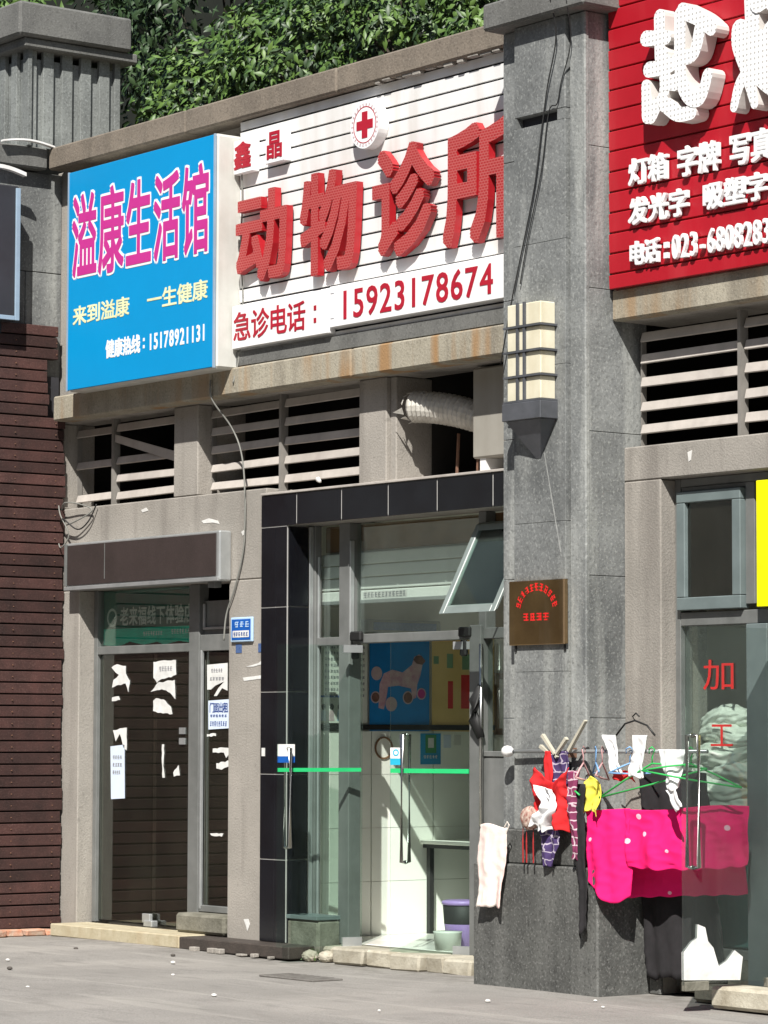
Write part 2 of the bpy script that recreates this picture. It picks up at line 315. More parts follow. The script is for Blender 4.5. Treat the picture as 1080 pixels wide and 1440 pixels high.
class MB:
    def __init__(s): s.v = []; s.f = []; s.mi = []
    def add(s, vs_, fs, mi=0):
        n = len(s.v); s.v += [tuple(x) for x in vs_]; s.f += [tuple(i + n for i in f) for f in fs]; s.mi += [mi] * len(fs)
        return s
    def box(s, x0, x1, y0, y1, z0, z1, xf=None, mi=0):
        vs_ = [(x, y, z) for x in (x0, x1) for y in (y0, y1) for z in (z0, z1)]
        if xf: vs_ = [xf(*q) for q in vs_]
        return s.add(vs_, [(0, 1, 3, 2), (4, 6, 7, 5), (0, 4, 5, 1), (2, 3, 7, 6), (0, 2, 6, 4), (1, 5, 7, 3)], mi)
    def tube(s, pts, r, n=8, mi=0, cap=True):
        pts = [Vector(q) for q in pts]; rr = r if isinstance(r, (list, tuple)) else [r] * len(pts)
        base = []
        for i, q in enumerate(pts):
            t = (pts[min(i + 1, len(pts) - 1)] - pts[max(i - 1, 0)]).normalized()
            u = t.cross(Vector((0, 0, 1)));
            if u.length < 0.05: u = t.cross(Vector((0, 1, 0)))
            u.normalize(); w_ = t.cross(u)
            base += [q + (u * math.cos(2 * math.pi * k / n) + w_ * math.sin(2 * math.pi * k / n)) * rr[i] for k in range(n)]
        fs = [(i * n + k, i * n + (k + 1) % n, (i + 1) * n + (k + 1) % n, (i + 1) * n + k) for i in range(len(pts) - 1) for k in range(n)]
        if cap: fs += [tuple(range(n))[::-1], tuple((len(pts) - 1) * n + k for k in range(n))]
        return s.add(base, fs, mi)
    def prism(s, poly, plane, d0, d1, mi=0):
        # poly: 2d pts; plane maps (u, v, d) -> xyz
        n = len(poly)
        vs_ = [plane(u, v, d0) for u, v in poly] + [plane(u, v, d1) for u, v in poly]
        fs = [tuple(range(n)), tuple(range(2 * n - 1, n - 1, -1))] + [(i, i + n, (i + 1) % n + n, (i + 1) % n) for i in range(n)]
        return s.add(vs_, fs, mi)
    def lathe(s, prof, c, n=24, mi=0):
        vs_ = [(c[0] + r_ * math.cos(2 * math.pi * k / n), c[1] + r_ * math.sin(2 * math.pi * k / n), c[2] + z) for r_, z in prof for k in range(n)]
        fs = [(i * n + k, i * n + (k + 1) % n, (i + 1) * n + (k + 1) % n, (i + 1) * n + k) for i in range(len(prof) - 1) for k in range(n)]
        return s.add(vs_, fs, mi)
    def build(s, name, mats, parent=None, bevel=0, smooth=False, solid=0, label=None, segs=1):
        off = wloc(parent)
        me = bpy.data.meshes.new(name)
        me.from_pydata([(x - off.x, y - off.y, z - off.z) for x, y, z in s.v], [], s.f)
        bm = bmesh.new(); bm.from_mesh(me); bmesh.ops.recalc_face_normals(bm, faces=bm.faces)
        bm.to_mesh(me); bm.free()
        if isinstance(mats, str): mats = [mats]
        for q in mats: me.materials.append(MATS[q])
        me.polygons.foreach_set('material_index', s.mi)
        if smooth: me.polygons.foreach_set('use_smooth', [True] * len(me.polygons))
        o = bpy.data.objects.new(name, me); link(o, parent); LOC[o.name] = off
        if solid:
            m = o.modifiers.new('solid', 'SOLIDIFY'); m.thickness = solid; m.offset = 0
        if bevel:
            m = o.modifiers.new('bevel', 'BEVEL'); m.width = bevel; m.segments = segs; m.limit_method = 'ANGLE'; m.angle_limit = R(40)
        if label: o['label'] = label
        return o
BOXES = {}
def box(name, mat, parent, x0, x1, y0, y1, z0, z1, bevel=0, label=None):
    """one box piece; alike pieces share mesh data"""
    key = (name, mat, round(x1 - x0, 3), round(y1 - y0, 3), round(z1 - z0, 3))
    if key not in BOXES:
        m = MB().box(-(x1 - x0) / 2, (x1 - x0) / 2, -(y1 - y0) / 2, (y1 - y0) / 2, -(z1 - z0) / 2, (z1 - z0) / 2)
        me = bpy.data.meshes.new(name); me.from_pydata(m.v, [], m.f)
        bm = bmesh.new(); bm.from_mesh(me); bmesh.ops.recalc_face_normals(bm, faces=bm.faces)
        if bevel: bmesh.ops.bevel(bm, geom=list(bm.edges), offset=bevel, segments=1, affect='EDGES')
        bm.to_mesh(me); bm.free()
        me.materials.append(MATS[mat]); BOXES[key] = me
    o = bpy.data.objects.new(name, BOXES[key]); link(o, parent)
    c = Vector(((x0 + x1) / 2, (y0 + y1) / 2, (z0 + z1) / 2))
    o.location = c - wloc(parent); LOC[o.name] = c
    if label: o['label'] = label
    return o
PF = lambda y: (lambda u, v, d: (u, y + d, v))      # facade plane: u=x v=z
PS = lambda x: (lambda u, v, d: (x + d, u, v))      # side plane: u=y v=z

# text --------------------------------------------------------------
GL = {}
def glyph(ch, off, ext=0.5):
    k = (ch, off)
    if k not in GL:
        c = bpy.data.curves.new('t', 'FONT'); c.body = ch; c.size = 1; c.offset = off; c.extrude = ext; c.resolution_u = 3
        o = bpy.data.objects.new('t', c); COL.objects.link(o)
        dg = bpy.context.evaluated_depsgraph_get(); me = bpy.data.meshes.new_from_object(o.evaluated_get(dg))
        bpy.data.objects.remove(o); bpy.data.curves.remove(c)
        vs_ = [tuple(v.co) for v in me.vertices]; fs = [tuple(q.vertices) for q in me.polygons]; nz = [q.normal.z for q in me.polygons]
        bpy.data.meshes.remove(me)
        GL[k] = (vs_, fs, nz)
    return GL[k]
def gbox(ch):
    v = glyph(ch, 0)[0]
    return min(q[0] for q in v), max(q[0] for q in v), min(q[1] for q in v), max(q[1] for q in v)
def put_char(mb, ch, cx, z0, wd, h, y, depth, off, slant=0.0):
    vs_, fs, nz = glyph(ch, 0)
    if ord(ch) > 0x2000:
        rb = gbox('国')
        gx = (rb[0] + rb[1]) / 2; W = rb[1] - rb[0]; H = rb[3] - rb[2]; gy = rb[2]
    else:
        rb = gbox('0'); own = gbox(ch)
        gx = (own[0] + own[1]) / 2; W = rb[1] - rb[0]; H = rb[3] - rb[2]; gy = rb[2]
    ex = max(q[2] for q in vs_)
    sh = [(0, 0)]
    if off > 0:
        o_ = off * .8
        sh = [(0, 0), (o_, o_), (-o_, o_), (o_, -o_), (-o_, -o_), (o_ * 1.1, 0), (-o_ * 1.1, 0), (0, o_ * 1.1), (0, -o_ * 1.1)]
        if off > .045: sh += [(o_ * .5, o_ * .5), (-o_ * .5, o_ * .5), (o_ * .5, -o_ * .5), (-o_ * .5, -o_ * .5)]
    for k, (dx, dy) in enumerate(sh):
        n = len(mb.v); ky = (len(sh) - k) * (.00025 if depth > .01 else .00008)
        for x, yy, z in vs_:
            zz = (yy - gy + dy) / H * h
            mb.v.append((cx + (x - gx + dx) / W * wd + slant * zz, y - (z + ex) / (2 * ex) * (depth + ky), z0 + zz))
        mb.f += [tuple(i + n for i in f) for f in fs]; mb.mi += [0 if q > 0.5 else 1 for q in nz]
def line(parent, text, x0, x1, z0, z1, y, depth, mats, off=0.01, cw=0.9, name='letter', each=True, slope=0.0):
    n = len(text); pit = (x1 - x0) / n
    if isinstance(mats, str): mats = [mats, mats]
    mb = MB()
    for i, ch in enumerate(text):
        if ch == ' ': continue
        if each: mb = MB()
        w_ = pit * cw
        cx = x0 + pit * (i + 0.5)
        put_char(mb, ch, cx, z0 + slope * (cx - x0), w_, z1 - z0, y, depth, off)
        if each: mb.build(name, mats, parent)
    if not each: mb.build(name, mats, parent)
def marks(mb, cells, plane, d=0.0015, seed=1):
    """small unreadable print: a few strokes per cell; cells (u0,u1,v0,v1)"""
    rn = random.Random(seed)
    k = 0
    for u0, u1, v0, v1 in cells:
        W, H = u1 - u0, v1 - v0; t = min(W, H) * 0.16
        for q in range(3):
            v = v0 + H * (0.12 + 0.36 * q + rn.uniform(-.05, .05)); a0 = u0 + W * rn.uniform(0, .25); a1 = u1 - W * rn.uniform(0, .25)
            k += 1; mb.prism([(a0, v - t / 2), (a1, v - t / 2), (a1, v + t / 2), (a0, v + t / 2)], plane, -d - k % 7 * 1e-4, 0)
        for q in range(2):
            u = u0 + W * rn.uniform(.15, .85); b0 = v0 + H * rn.uniform(0, .4); b1 = v1 - H * rn.uniform(0, .3)
            k += 1; mb.prism([(u - t / 2, b0), (u + t / 2, b0), (u + t / 2, b1), (u - t / 2, b1)], plane, -d - k % 7 * 1e-4, 0)
    return mb
def cells(x0, x1, z0, z1, n, gap=0.2):
    pt = (x1 - x0) / n
    return [(x0 + i * pt + pt * gap / 2, x0 + (i + 1) * pt - pt * gap / 2, z0, z1) for i in range(n)]
def stroke(pts, w_, y, depth, mb, k):
    """fat rounded stroke in the facade plane (flat front)"""
    pts = [Vector((q[0], q[1])) for q in pts]
    # smooth
    if len(pts) > 2:
        sm = []
        for i in range(len(pts) - 1):
            p0 = pts[max(i - 1, 0)]; p1 = pts[i]; p2 = pts[i + 1]; p3 = pts[min(i + 2, len(pts) - 1)]
            for j in range(5):
                t = j / 5
                sm.append(0.5 * ((2 * p1) + (p2 - p0) * t + (2 * p0 - 5 * p1 + 4 * p2 - p3) * t * t + (-p0 + 3 * p1 - 3 * p2 + p3) * t ** 3))
        pts = sm + [pts[-1]]
    L, Rr = [], []
    n = len(pts)
    ws = w_ if isinstance(w_, (list, tuple)) else [w_, w_]
    for i, q in enumerate(pts):
        t = (pts[min(i + 1, n - 1)] - pts[max(i - 1, 0)]).normalized(); nn = Vector((-t.y, t.x))
        ww = ws[0] + (ws[1] - ws[0]) * i / (n - 1)
        L.append(q + nn * ww); Rr.append(q - nn * ww)
    def capf(c, t, ww, s):
        an = math.atan2(t.y, t.x)
        return [c + Vector((math.cos(an + s_), math.sin(an + s_))) * ww for s_ in s]
    t0 = (pts[0] - pts[1]).normalized(); t1 = (pts[-1] - pts[-2]).normalized()
    poly = Rr + capf(pts[-1], t1, ws[1], [R(-60), R(-30), 0, R(30), R(60)]) + L[::-1] + capf(pts[0], t0, ws[0], [R(-60), R(-30), 0, R(30), R(60)])
    yy = y - k * 0.0011
    nP = len(poly); m = n
    # build as strips to be robust for curved strokes
    vs_ = []; 
    for d in (yy, y + depth):
        vs_ += [(q.x, d, q.y) for q in poly]
    fs = []
    off = 0
    # front: quads between L and R + caps
    for dd in (0, nP):
        for i in range(m - 1):
            li = nP - 5 - 1 - i  # L reversed starts after cap
            fs.append((dd + i, dd + i + 1, dd + (m + 5 + (m - 1 - (i + 1))), dd + (m + 5 + (m - 1 - i))))
        fs.append(tuple(dd + q for q in range(m - 1, m + 6)))
        fs.append(tuple([dd + m + 5 + m - 1] + [dd + q for q in range(2 * m + 5, 2 * m + 10)] + [dd + 0]))
    nf = len(fs)
    mb.add(vs_, fs, 0)
    mb.add(vs_, [(i, (i + 1) % nP, (i + 1) % nP + nP, i + nP) for i in range(nP)], 1)

# ------------------------------------------------------------------ ground
gm = MB()
def gz(x, y): return 0.012 * math.sin(x * 1.3 + 0.4 * y) * math.cos(y * 1.1) * (1 if -12 < y < 0 else 0)
xs = [-60, -20] + [-10 + 0.5 * i for i in range(61)] + [40, 90]; ys = [-90, -30] + [-13 + 0.4 * i for i in range(33)] + [3, 40, 90]
for x in xs:
    for y in ys: gm.v.append((x, y, (gz(x, y) if -9 < x < 19 and y > -13 and y < 0 else 0) - 0.004))
ny = len(ys)
for i in range(len(xs) - 1):
    for j in range(ny - 1): gm.f.append((i * ny + j, (i + 1) * ny + j, (i + 1) * ny + j + 1, i * ny + j + 1)); gm.mi.append(0)
g = gm.build('ground', 'asphalt', smooth=True); tag(g, kind='structure')

# ------------------------------------------------------------------ main building
B = thing('shop_row', 'one storey concrete shop row with louvred vents between sign beams and shop fronts', 'building', (3, 0, 0))
def wb(name, mat, x0, x1, y0, y1, z0, z1, bevel=0.008, parent=B, label=None):
    return box(name, mat, parent, x0, x1, y0, y1, z0, z1, bevel, label)
# walls left bay
wb('wall', 'concrete', -0.30, 0.16, 0.0, 0.30, 0.0, 2.75)
wb('wall', 'concrete', -0.30, 2.75, 0.0, 0.30, 2.752, 3.42)
wb('wall', 'concrete', 2.27, 2.75, 0.0, 0.30, 0.0, 2.750)
wb('wall', 'concrete', 2.752, 6.2, 0.02, 0.30, 3.13, 3.36)
wb('wall', 'concrete', -0.30, 6.2, 0.0, 0.30, 4.12, 6.20)
for x0, x1 in ((1.51, 1.84), (3.88, 4.20)):
    wb('pier', 'concrete', x0, x1, 0.0, 0.45, 3.36 if x0 > 3 else 3.422, 4.119)
wb('pier', 'concrete', 4.201, 4.27, 0.035, .36, 3.378, 4.119); wb('pier', 'dark_void', 4.201, 4.265, 0.361, 1.5, 3.378, 4.6); wb('pier', 'concrete', -.299, -.10, 0.0, .30, 3.422, 4.119)  # deeper stretch of the side pier coloured near-black to stand for its shade
# beams and cornice in cast lengths
for x0, x1 in ((0.02, 2.28), (2.29, 4.02), (4.03, 6.0)):
    wb('beam', 'beam_concrete', x0, x1, -0.18, -0.001, 4.12, 4.32, 0.012)
for x0, x1 in ((-0.06, 1.93), (1.935, 3.86), (3.865, 6.1)):
    wb('cornice', 'cornice_concrete', x0, x1, -0.20, 0.55, 6.18, 6.36, 0.014)
# ragged plaster lip under cornice
cm = MB(); rn = random.Random(3)
x = 4.3
while x < 5.9:
    wv = rn.uniform(.03, .12); h = rn.uniform(.008, .03)
    cm.box(x, x + wv, -0.195 + rn.uniform(0, .02), -0.14, 6.18 - h, 6.183); x += wv + rn.uniform(0, .06)
cm.build('broken_lip', 'concrete', B, 0.004)
# right bay (slightly forward)
wb('wall', 'concrete', 6.80, 7.14, -0.10, 0.30, 0.0, 3.20); wb('base_course', 'plinth_stone', 7.05, 7.155, -.13, -.101, 0, .62)  # dark base slab added so the laundry's shade on this wall turns black
wb('wall', 'concrete', 6.80, 9.6, -0.10, 0.30, 3.202, 3.42)
wb('wall', 'concrete', 6.80, 9.6, -0.10, 0.30, 4.22, 6.6)
wb('beam', 'beam_concrete', 6.80, 9.6, -0.20, -0.101, 4.22, 4.42, 0.012)
wb('cornice', 'cornice_concrete', 6.9, 9.6, -0.34, 0.5, 6.50, 6.70, 0.014)
wb('wall', 'concrete', 9.2, 9.6, -0.10, 0.30, 0.0, 3.20)
wb('wall', 'concrete', 5.9, 6.85, 0.0, 0.30, 0.0, 3.13)
# shell: roof, back, dark room behind the louvres
wb('roof_slab', 'cornice_concrete', -0.3, 9.6, 0.31, 4.5, 6.1, 6.3)
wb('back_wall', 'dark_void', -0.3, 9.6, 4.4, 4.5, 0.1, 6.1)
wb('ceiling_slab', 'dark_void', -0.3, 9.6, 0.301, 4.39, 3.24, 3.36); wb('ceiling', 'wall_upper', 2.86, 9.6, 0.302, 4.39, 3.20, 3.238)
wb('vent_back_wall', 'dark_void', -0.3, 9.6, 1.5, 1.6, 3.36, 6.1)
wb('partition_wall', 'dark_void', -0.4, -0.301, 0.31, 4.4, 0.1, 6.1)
wb('partition_wall', 'concrete', 9.601, 9.7, -0.10, 4.4, 0.0, 6.6)
# rafters seen through the louvres
for i, xx in enumerate((0.6, 2.9, 7.3, 7.62)):
    mb = MB(); mb.add([(xx, 0.6, 4.5), (xx + .16, 0.6, 4.5), (xx + .6, 0.8, 3.3), (xx + .44, 0.8, 3.3), (xx, 0.7, 4.5), (xx + .16, 0.7, 4.5), (xx + .6, 0.9, 3.3), (xx + .44, 0.9, 3.3)],
                      [(0, 1, 2, 3), (4, 5, 6, 7), (0, 1, 5, 4), (1, 2, 6, 5), (2, 3, 7, 6), (3, 0, 4, 7)])
    mb.build('brace', 'interior_brown', B)
# louvres ----------------------------------------------------------
def vent(x0, x1, zs, mull, skip=(), y=0.12, label=None):
    v = bpy.data.objects.new('louvre_vent', None); link(v, B); LOC[v.name] = Vector((x0, y, 3.4)); v.location = LOC[v.name] - wloc(B)
    edges = [x0] + mull + [x1]
    for m_ in mull: box('mullion', 'vent_post', v, m_ - .014, m_ + .014, y - .035, y + .03, 3.37, 4.2)
    box('mullion', 'vent_post', v, x0 + .001, x0 + .012, y + .01, y + .05, 3.37, 4.12)
    for i in range(len(edges) - 1):
        for k, z in enumerate(zs):
            if (i, k) in skip: continue
            a0, a1 = edges[i] + .024, edges[i + 1] - .024
            o = box('slat', 'louver_paint', v, a0, a1, y - .008, y + .008, z - .031, z + .031, 0.002)
            o.rotation_euler = (R(-16 + random.uniform(-4, 4)), R(random.uniform(-.5, .5)), 0)
            o.location.z += random.uniform(-.005, .005)
    return v
Z2 = [3.49, 3.63, 3.77, 3.91, 4.05]
v1 = vent(-0.10, 1.51, [3.505, 3.64, 3.775, 3.91, 4.04], [0.50], skip={(0, 1), (0, 3), (1, 3)})
mb = MB().add([(0.53, .09, 3.93), (1.49, .10, 3.69), (1.49, .10, 3.77), (0.53, .09, 3.99), (0.53, .105, 3.93), (1.49, .115, 3.69), (1.49, .115, 3.77), (0.53, .105, 3.99)],
              [(0, 1, 2, 3), (4, 5, 6, 7), (0, 1, 5, 4), (1, 2, 6, 5), (2, 3, 7, 6), (3, 0, 4, 7)])
mb.build('slat', 'louver_paint', v1, label='slat fallen out of place, lying diagonally')
v2 = vent(1.84, 3.88, Z2, [2.80])
v3 = vent(6.84, 9.3, [3.535, 3.685, 3.835, 3.985, 4.125], [7.78, 8.75], y=0.0)

# black tile surround of the clinic door ------------------------------
ts = bpy.data.objects.new('tile_surround', None); link(ts, B); LOC[ts.name] = Vector((2.75, -.1, 0)); ts.location = LOC[ts.name] - wloc(B)
box('grout_bed', 'tile_grout', ts, 2.752, 6.0, -0.040, 0.018, 3.135, 3.352)
box('grout_bed', 'tile_grout', ts, 2.752, 3.065, -0.040, 0.14, 0.095, 3.133)
xe = [2.750, 3.19, 3.735, 4.28, 4.83, 5.43, 6.0]
for i in range(6):
    box('tile', 'black_tile', ts, xe[i] + (.005 if i else 0), xe[i + 1] - .005, -0.045, -0.0402, 3.125, 3.356, .002)
ze = [0.09, 0.69, 1.31, 1.91, 2.53, 3.121]
for i in range(5):
    box('tile', 'black_tile', ts, 2.752, 2.932, -0.045, -0.0402, ze[i] + .004, ze[i + 1] - .004, .002)
    box('tile', 'black_tile', ts, 2.934, 3.070, -0.045, -0.0402, ze[i] + .004, ze[i + 1] - .004, .002)
    box('tile', 'black_tile', ts, 3.066, 3.078, -0.028, 0.15, ze[i] + .004, ze[i + 1] - .004, .001)
box('ledge', 'louver_paint', ts, 2.75, 6.0, -0.055, 0.3, 3.358, 3.376, .003)

# ---------------------------------------------------------------- left shop front
F1 = bpy.data.objects.new('shop_front', None); link(F1, B); LOC[F1.name] = Vector((.16, .15, 0)); F1.location = LOC[F1.name] - wloc(B)
F1['label'] = 'empty shop front with dark reflecting glass'
def fr(parent, mat, x0, x1, z0, z1, y0=.14, y1=.21, nm='frame'): return box(nm, mat, parent, x0, x1, y0, y1, z0, z1, .004)
fr(F1, 'alu_grey', .162, .215, .10, 2.75); fr(F1, 'alu_grey', 1.545, 1.685, .10, 2.75, .13, .22); fr(F1, 'alu_grey', 2.075, 2.27, .24, 2.75, .15, .23)
fr(F1, 'alu_light', 1.690, 1.715, .27, 2.24, .135, .16)
fr(F1, 'alu_grey', .217, 1.543, 2.235, 2.30); fr(F1, 'alu_grey', 1.687, 2.073, 2.235, 2.36, .14, .21)
fr(F1, 'alu_grey', 1.687, 2.073, .25, .30)
fr(F1, 'alu_light', 1.70, 2.06, 2.40, 2.42, .15, .17); fr(F1, 'alu_light', 1.70, 1.72, 2.42, 2.60, .15, .17)
box('panel', 'alu_grey', F1, 1.687, 2.073, .175, .19, 2.362, 2.62, 0)
box('glass_pane', 'glass_shop', F1, .217, .985, .170, .178, .12, 2.233); box('glass_pane', 'glass_shop', F1, .990, 1.543, .170, .178, .12, 2.233)
box('glass_pane', 'glass_shop', F1, 1.715, 2.073, .170, .178, .302, 2.233)
box('glass_pane', 'glass_clear', F1, .217, 1.543, .170, .176, 2.302, 2.75)
# folded glass leaves at left
for i, (xa, ya) in enumerate(((.26, .33), (.36, .45), (.48, .36))):
    mb = MB().box(xa, xa + .012, ya, ya + .55, .12, 2.2); mb.build('glass_pane', 'glass_leaf', F1)
    mb = MB().box(xa - .01, xa + .022, ya - .02, ya, .10, 2.22); mb.build('frame', 'alu_light', F1)
box('floor_spring', 'alu_light', F1, .98, 1.10, .10, .16, .100, .15, .006)
box('patch_fitting', 'alu_light', F1, .93, 1.04, .12, .15, .13, .20, .004)
# room behind
wb('floor', 'floor_tile', .0, 2.72, .305, 4.38, .05, .10)
wb('partition_wall', 'interior_brown', 2.70, 2.80, .305, 4.38, .1, 3.24)
mb = MB().box(-.28, 2.69, 2.6, 2.68, .1, 3.2); mb.build('inner_wall', 'interior_brown', B)
# locks on glass
for zz in (1.02, 1.10): 
    mb = MB().box(1.38, 1.45, .155, .169, zz + .5, zz + .55); mb.build('lock', 'alu_light', F1)
# sills
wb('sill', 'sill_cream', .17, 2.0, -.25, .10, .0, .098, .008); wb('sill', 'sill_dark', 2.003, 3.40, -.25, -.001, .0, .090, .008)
wb('sill_block', 'old_plaster', 1.62, 2.268, -.03, .20, .10, .245, .02)
mb = MB()
rn = random.Random(5)
for i in range(6):
    xx = 2.2 + i * .2 + rn.uniform(-.05, .05); mb.box(xx, xx + rn.uniform(.03, .09), -.30, -.2501, -.003, rn.uniform(.01, .035))
mb.build('cement_crumbs', 'concrete', B, .004)

def torn(x0, x1, z0, z1, seed, n=9, amp=.3, top=False):
    rn = random.Random(seed); H = z1 - z0
    pts = [(x0, z1 - H * rn.uniform(0, .06) * (1 if not top else 4)), (x1, z1)]
    for i in range(n + 1):
        t = i / n; pts.append((x1 + (x0 - x1) * t, z0 + H * amp * rn.uniform(0, 1)))
    return pts
def paper(name, pts, label, cat='paper', mat='paper', y=.166, group=None, edge=None):
    cx = sum(q[0] for q in pts) / len(pts); cz = min(q[1] for q in pts)
    t = thing(name, label, cat, (cx, y, cz), group)
    if name == 'paper_scrap':
        rq = random.Random(len(label) + int(cx * 97)); np_ = []
        for i in range(len(pts)):
            a_, b_ = pts[i], pts[(i + 1) % len(pts)]
            np_.append(a_); L_ = math.hypot(b_[0] - a_[0], b_[1] - a_[1]); k_ = int(L_ / .03)
            for q in range(1, k_): np_.append((a_[0] + (b_[0] - a_[0]) * q / k_ + rq.uniform(-.004, .004), a_[1] + (b_[1] - a_[1]) * q / k_ + rq.uniform(-.006, .006)))
        pts = np_
    MB().prism(pts, PF(y), -.002, 0).build('sheet', mat, t)
    return t
paper('paper_scrap', [(.39, 2.13), (.47, 2.155), (.60, 2.14), (.60, 2.08), (.66, 2.02), (.64, 1.93), (.60, 2.0), (.50, 1.99), (.40, 1.97), (.42, 2.03), (.50, 2.07), (.45, 2.09)], 'torn white paper rag at upper left of the empty shop glass')
paper('paper_scrap', [(.40, 1.89), (.50, 1.90), (.52, 1.87), (.40, 1.86)], 'tiny white strip of paper left under the upper left rag on the glass')
t = paper('paper_scrap', [(1.0, 2.165), (1.315, 2.175), (1.32, 2.06), (1.25, 2.04), (1.12, 2.03), (1.05, 2.0), (1.0, 2.04)], 'upper half of a torn white notice right of centre on the empty shop glass')
marks(MB(), cells(1.08, 1.27, 2.09, 2.13, 5), PF(.1639)).build('print', 'ink_grey', t)
paper('paper_scrap', [(.96, 1.93), (1.06, 2.0), (1.30, 2.02), (1.31, 1.87), (1.24, 1.92), (1.12, 1.95)], 'ragged white paper strip just beneath the torn notice on the glass')
paper('paper_scrap', [(1.0, 1.86), (1.04, 1.88), (1.14, 1.87), (1.25, 1.81), (1.27, 1.755), (1.14, 1.76), (1.0, 1.78)], 'rounded white paper remnant below the torn notices on the glass')
paper('paper_scrap', [(.42, 1.63), (.62, 1.65), (.62, 1.47), (.58, 1.49), (.52, 1.60), (.46, 1.54)], 'short white paper piece above the long notice on the left glass')
t = paper('paper_notice', [(.385, 1.50), (.59, 1.515), (.60, 1.09), (.40, 1.08)], 'long pale blue and white notice sheet hanging on the left glass', 'notice', 'paper_blue')
marks(MB(), cells(.42, .56, 1.40, 1.43, 4) + cells(.42, .56, 1.34, 1.37, 4) + cells(.42, .54, 1.28, 1.31, 4), PF(.1639)).build('print', 'ink_grey', t)
t = paper('paper_notice', [(1.745, 2.13), (2.02, 2.14), (2.02, 1.93), (1.95, 1.95), (1.88, 1.89), (1.84, 1.89), (1.90, 1.95), (1.98, 2.0), (1.86, 1.97), (1.80, 1.94), (1.75, 1.94)], 'white notice with torn lower edge on the narrow door glass', 'notice')
marks(MB(), cells(1.80, 1.96, 2.07, 2.10, 5) + cells(1.78, 1.98, 2.01, 2.035, 5), PF(.1639)).build('print', 'ink_grey', t)
t = paper('rental_notice', [(1.765, 1.855), (2.045, 1.865), (2.05, 1.645), (1.77, 1.635)], 'pale blue for rent notice with bold blue lettering on narrow door', 'notice', 'paper_blue')
line(t, '门面出租', 1.785, 2.03, 1.765, 1.835, .1638, .001, 'ink_blue', .02, .92, 'letter', False)
marks(MB(), cells(1.79, 2.02, 1.73, 1.75, 6) + cells(1.79, 2.02, 1.66, 1.70, 8), PF(.1638)).build('print', 'ink_blue', t)
for pts, lb in (([(1.75, 1.60), (1.87, 1.605), (1.87, 1.585), (1.75, 1.58)], 'thin white paper strip right under the for rent notice'),
                ([(1.83, 1.49), (1.95, 1.50), (2.06, 1.49), (2.05, 1.45), (2.01, 1.42), (1.98, 1.46), (1.83, 1.46)], 'upper of two white smears of paper low on the narrow door'),
                ([(1.88, 1.38), (2.06, 1.40), (2.06, 1.36), (1.95, 1.33), (1.88, 1.34)], 'lower of two white smears of paper low on the narrow door'),
                ([(1.80, .845), (1.98, .85), (1.96, .825), (1.82, .83)], 'small white paper strip near knee height on the narrow door'),
                ([(1.29, 1.30), (1.36, 1.36), (1.38, 1.28), (1.30, 1.27)], 'small white triangle of paper on the glass beside the mullion'),
                ([(1.13, 1.52), (1.16, 1.52), (1.15, 1.35), (1.17, 1.26), (1.14, 1.26), (1.13, 1.38)], 'thin vertical paper sliver at the middle of the glass')):
    paper('paper_scrap', pts, lb)
# banner behind transom glass
bn = thing('shop_banner', 'dark green shop banner with grey characters behind transom glass above the empty shop', 'banner', (.9, .20, 2.28))
MB().box(.22, 1.54, .195, .202, 2.44, 2.745).build('upper_field', 'banner_dark', bn)
jag = [(.22, 2.44), (1.54, 2.44), (1.54, 2.32), (1.44, 2.31), (1.3, 2.325), (1.1, 2.30), (1.0, 2.325), (.8, 2.305), (.6, 2.335), (.45, 2.30), (.22, 2.31)]
MB().prism(jag, PF(.202), -.007, 0).build('lower_band', 'banner_green', bn)
line(bn, '老来福线下体验店', .46, 1.51, 2.465, 2.60, .1948, .001, 'banner_text', .022, .8, 'letter')
mb = MB(); 
ring = lambda r1, r0, cx, cz, n=28: [(cx + r1 * math.cos(2 * math.pi * i / n), cz + r1 * math.sin(2 * math.pi * i / n)) for i in range(n + 1)] + [(cx + r0 * math.cos(2 * math.pi * i / n), cz + r0 * math.sin(2 * math.pi * i / n)) for i in range(n, -1, -1)]
def ringmb(mb, r1, r0, cx, cz, plane, d0, d1, n=28, mi=0, sx=1.0):
    for i in range(n):
        a0, a1 = 2 * math.pi * i / n, 2 * math.pi * (i + 1) / n
        mb.prism([(cx + sx * r0 * math.cos(a0), cz + r0 * math.sin(a0)), (cx + sx * r1 * math.cos(a0), cz + r1 * math.sin(a0)), (cx + sx * r1 * math.cos(a1), cz + r1 * math.sin(a1)), (cx + sx * r0 * math.cos(a1), cz + r0 * math.sin(a1))], plane, d0, d1, mi)
    return mb
ringmb(MB(), .075, .055, .345, 2.53, PF(.1948), -.001, 0).build('emblem_ring', 'banner_text', bn)
marks(MB(), cells(.80, 1.08, 2.375, 2.41, 8), PF(.1948)).build('print', 'paper', bn)
marks(MB(), cells(1.2, 1.5, 2.38, 2.42, 8), PF(.1948)).build('print', 'paper', bn)

# dark sign box above left shop -------------------------------------
t = thing('blank_signbox', 'blank dark brown sign box with grey metal frame above empty shop', 'sign', (1.2, 0, 2.74))
box('housing', 'alu_light', t, .13, 2.31, -.115, -.002, 2.745, 3.125, .012)
box('face', 'panel_brown', t, .165, 2.27, -.122, -.114, 2.785, 3.105, .002)
box('seam', 'alu_grey', t, .72, .727, -.1245, -.121, 2.82, 3.10)
box('trim', 'alu_light', t, .13, 2.31, -.130, -.116, 2.745, 2.775, .003); box('trim', 'alu_grey', t, .13, .16, -.130, -.1165, 2.78, 3.12, .002)
box('bracket', 'alu_grey', t, 2.12, 2.2, -.09, -.02, 2.70, 2.744)

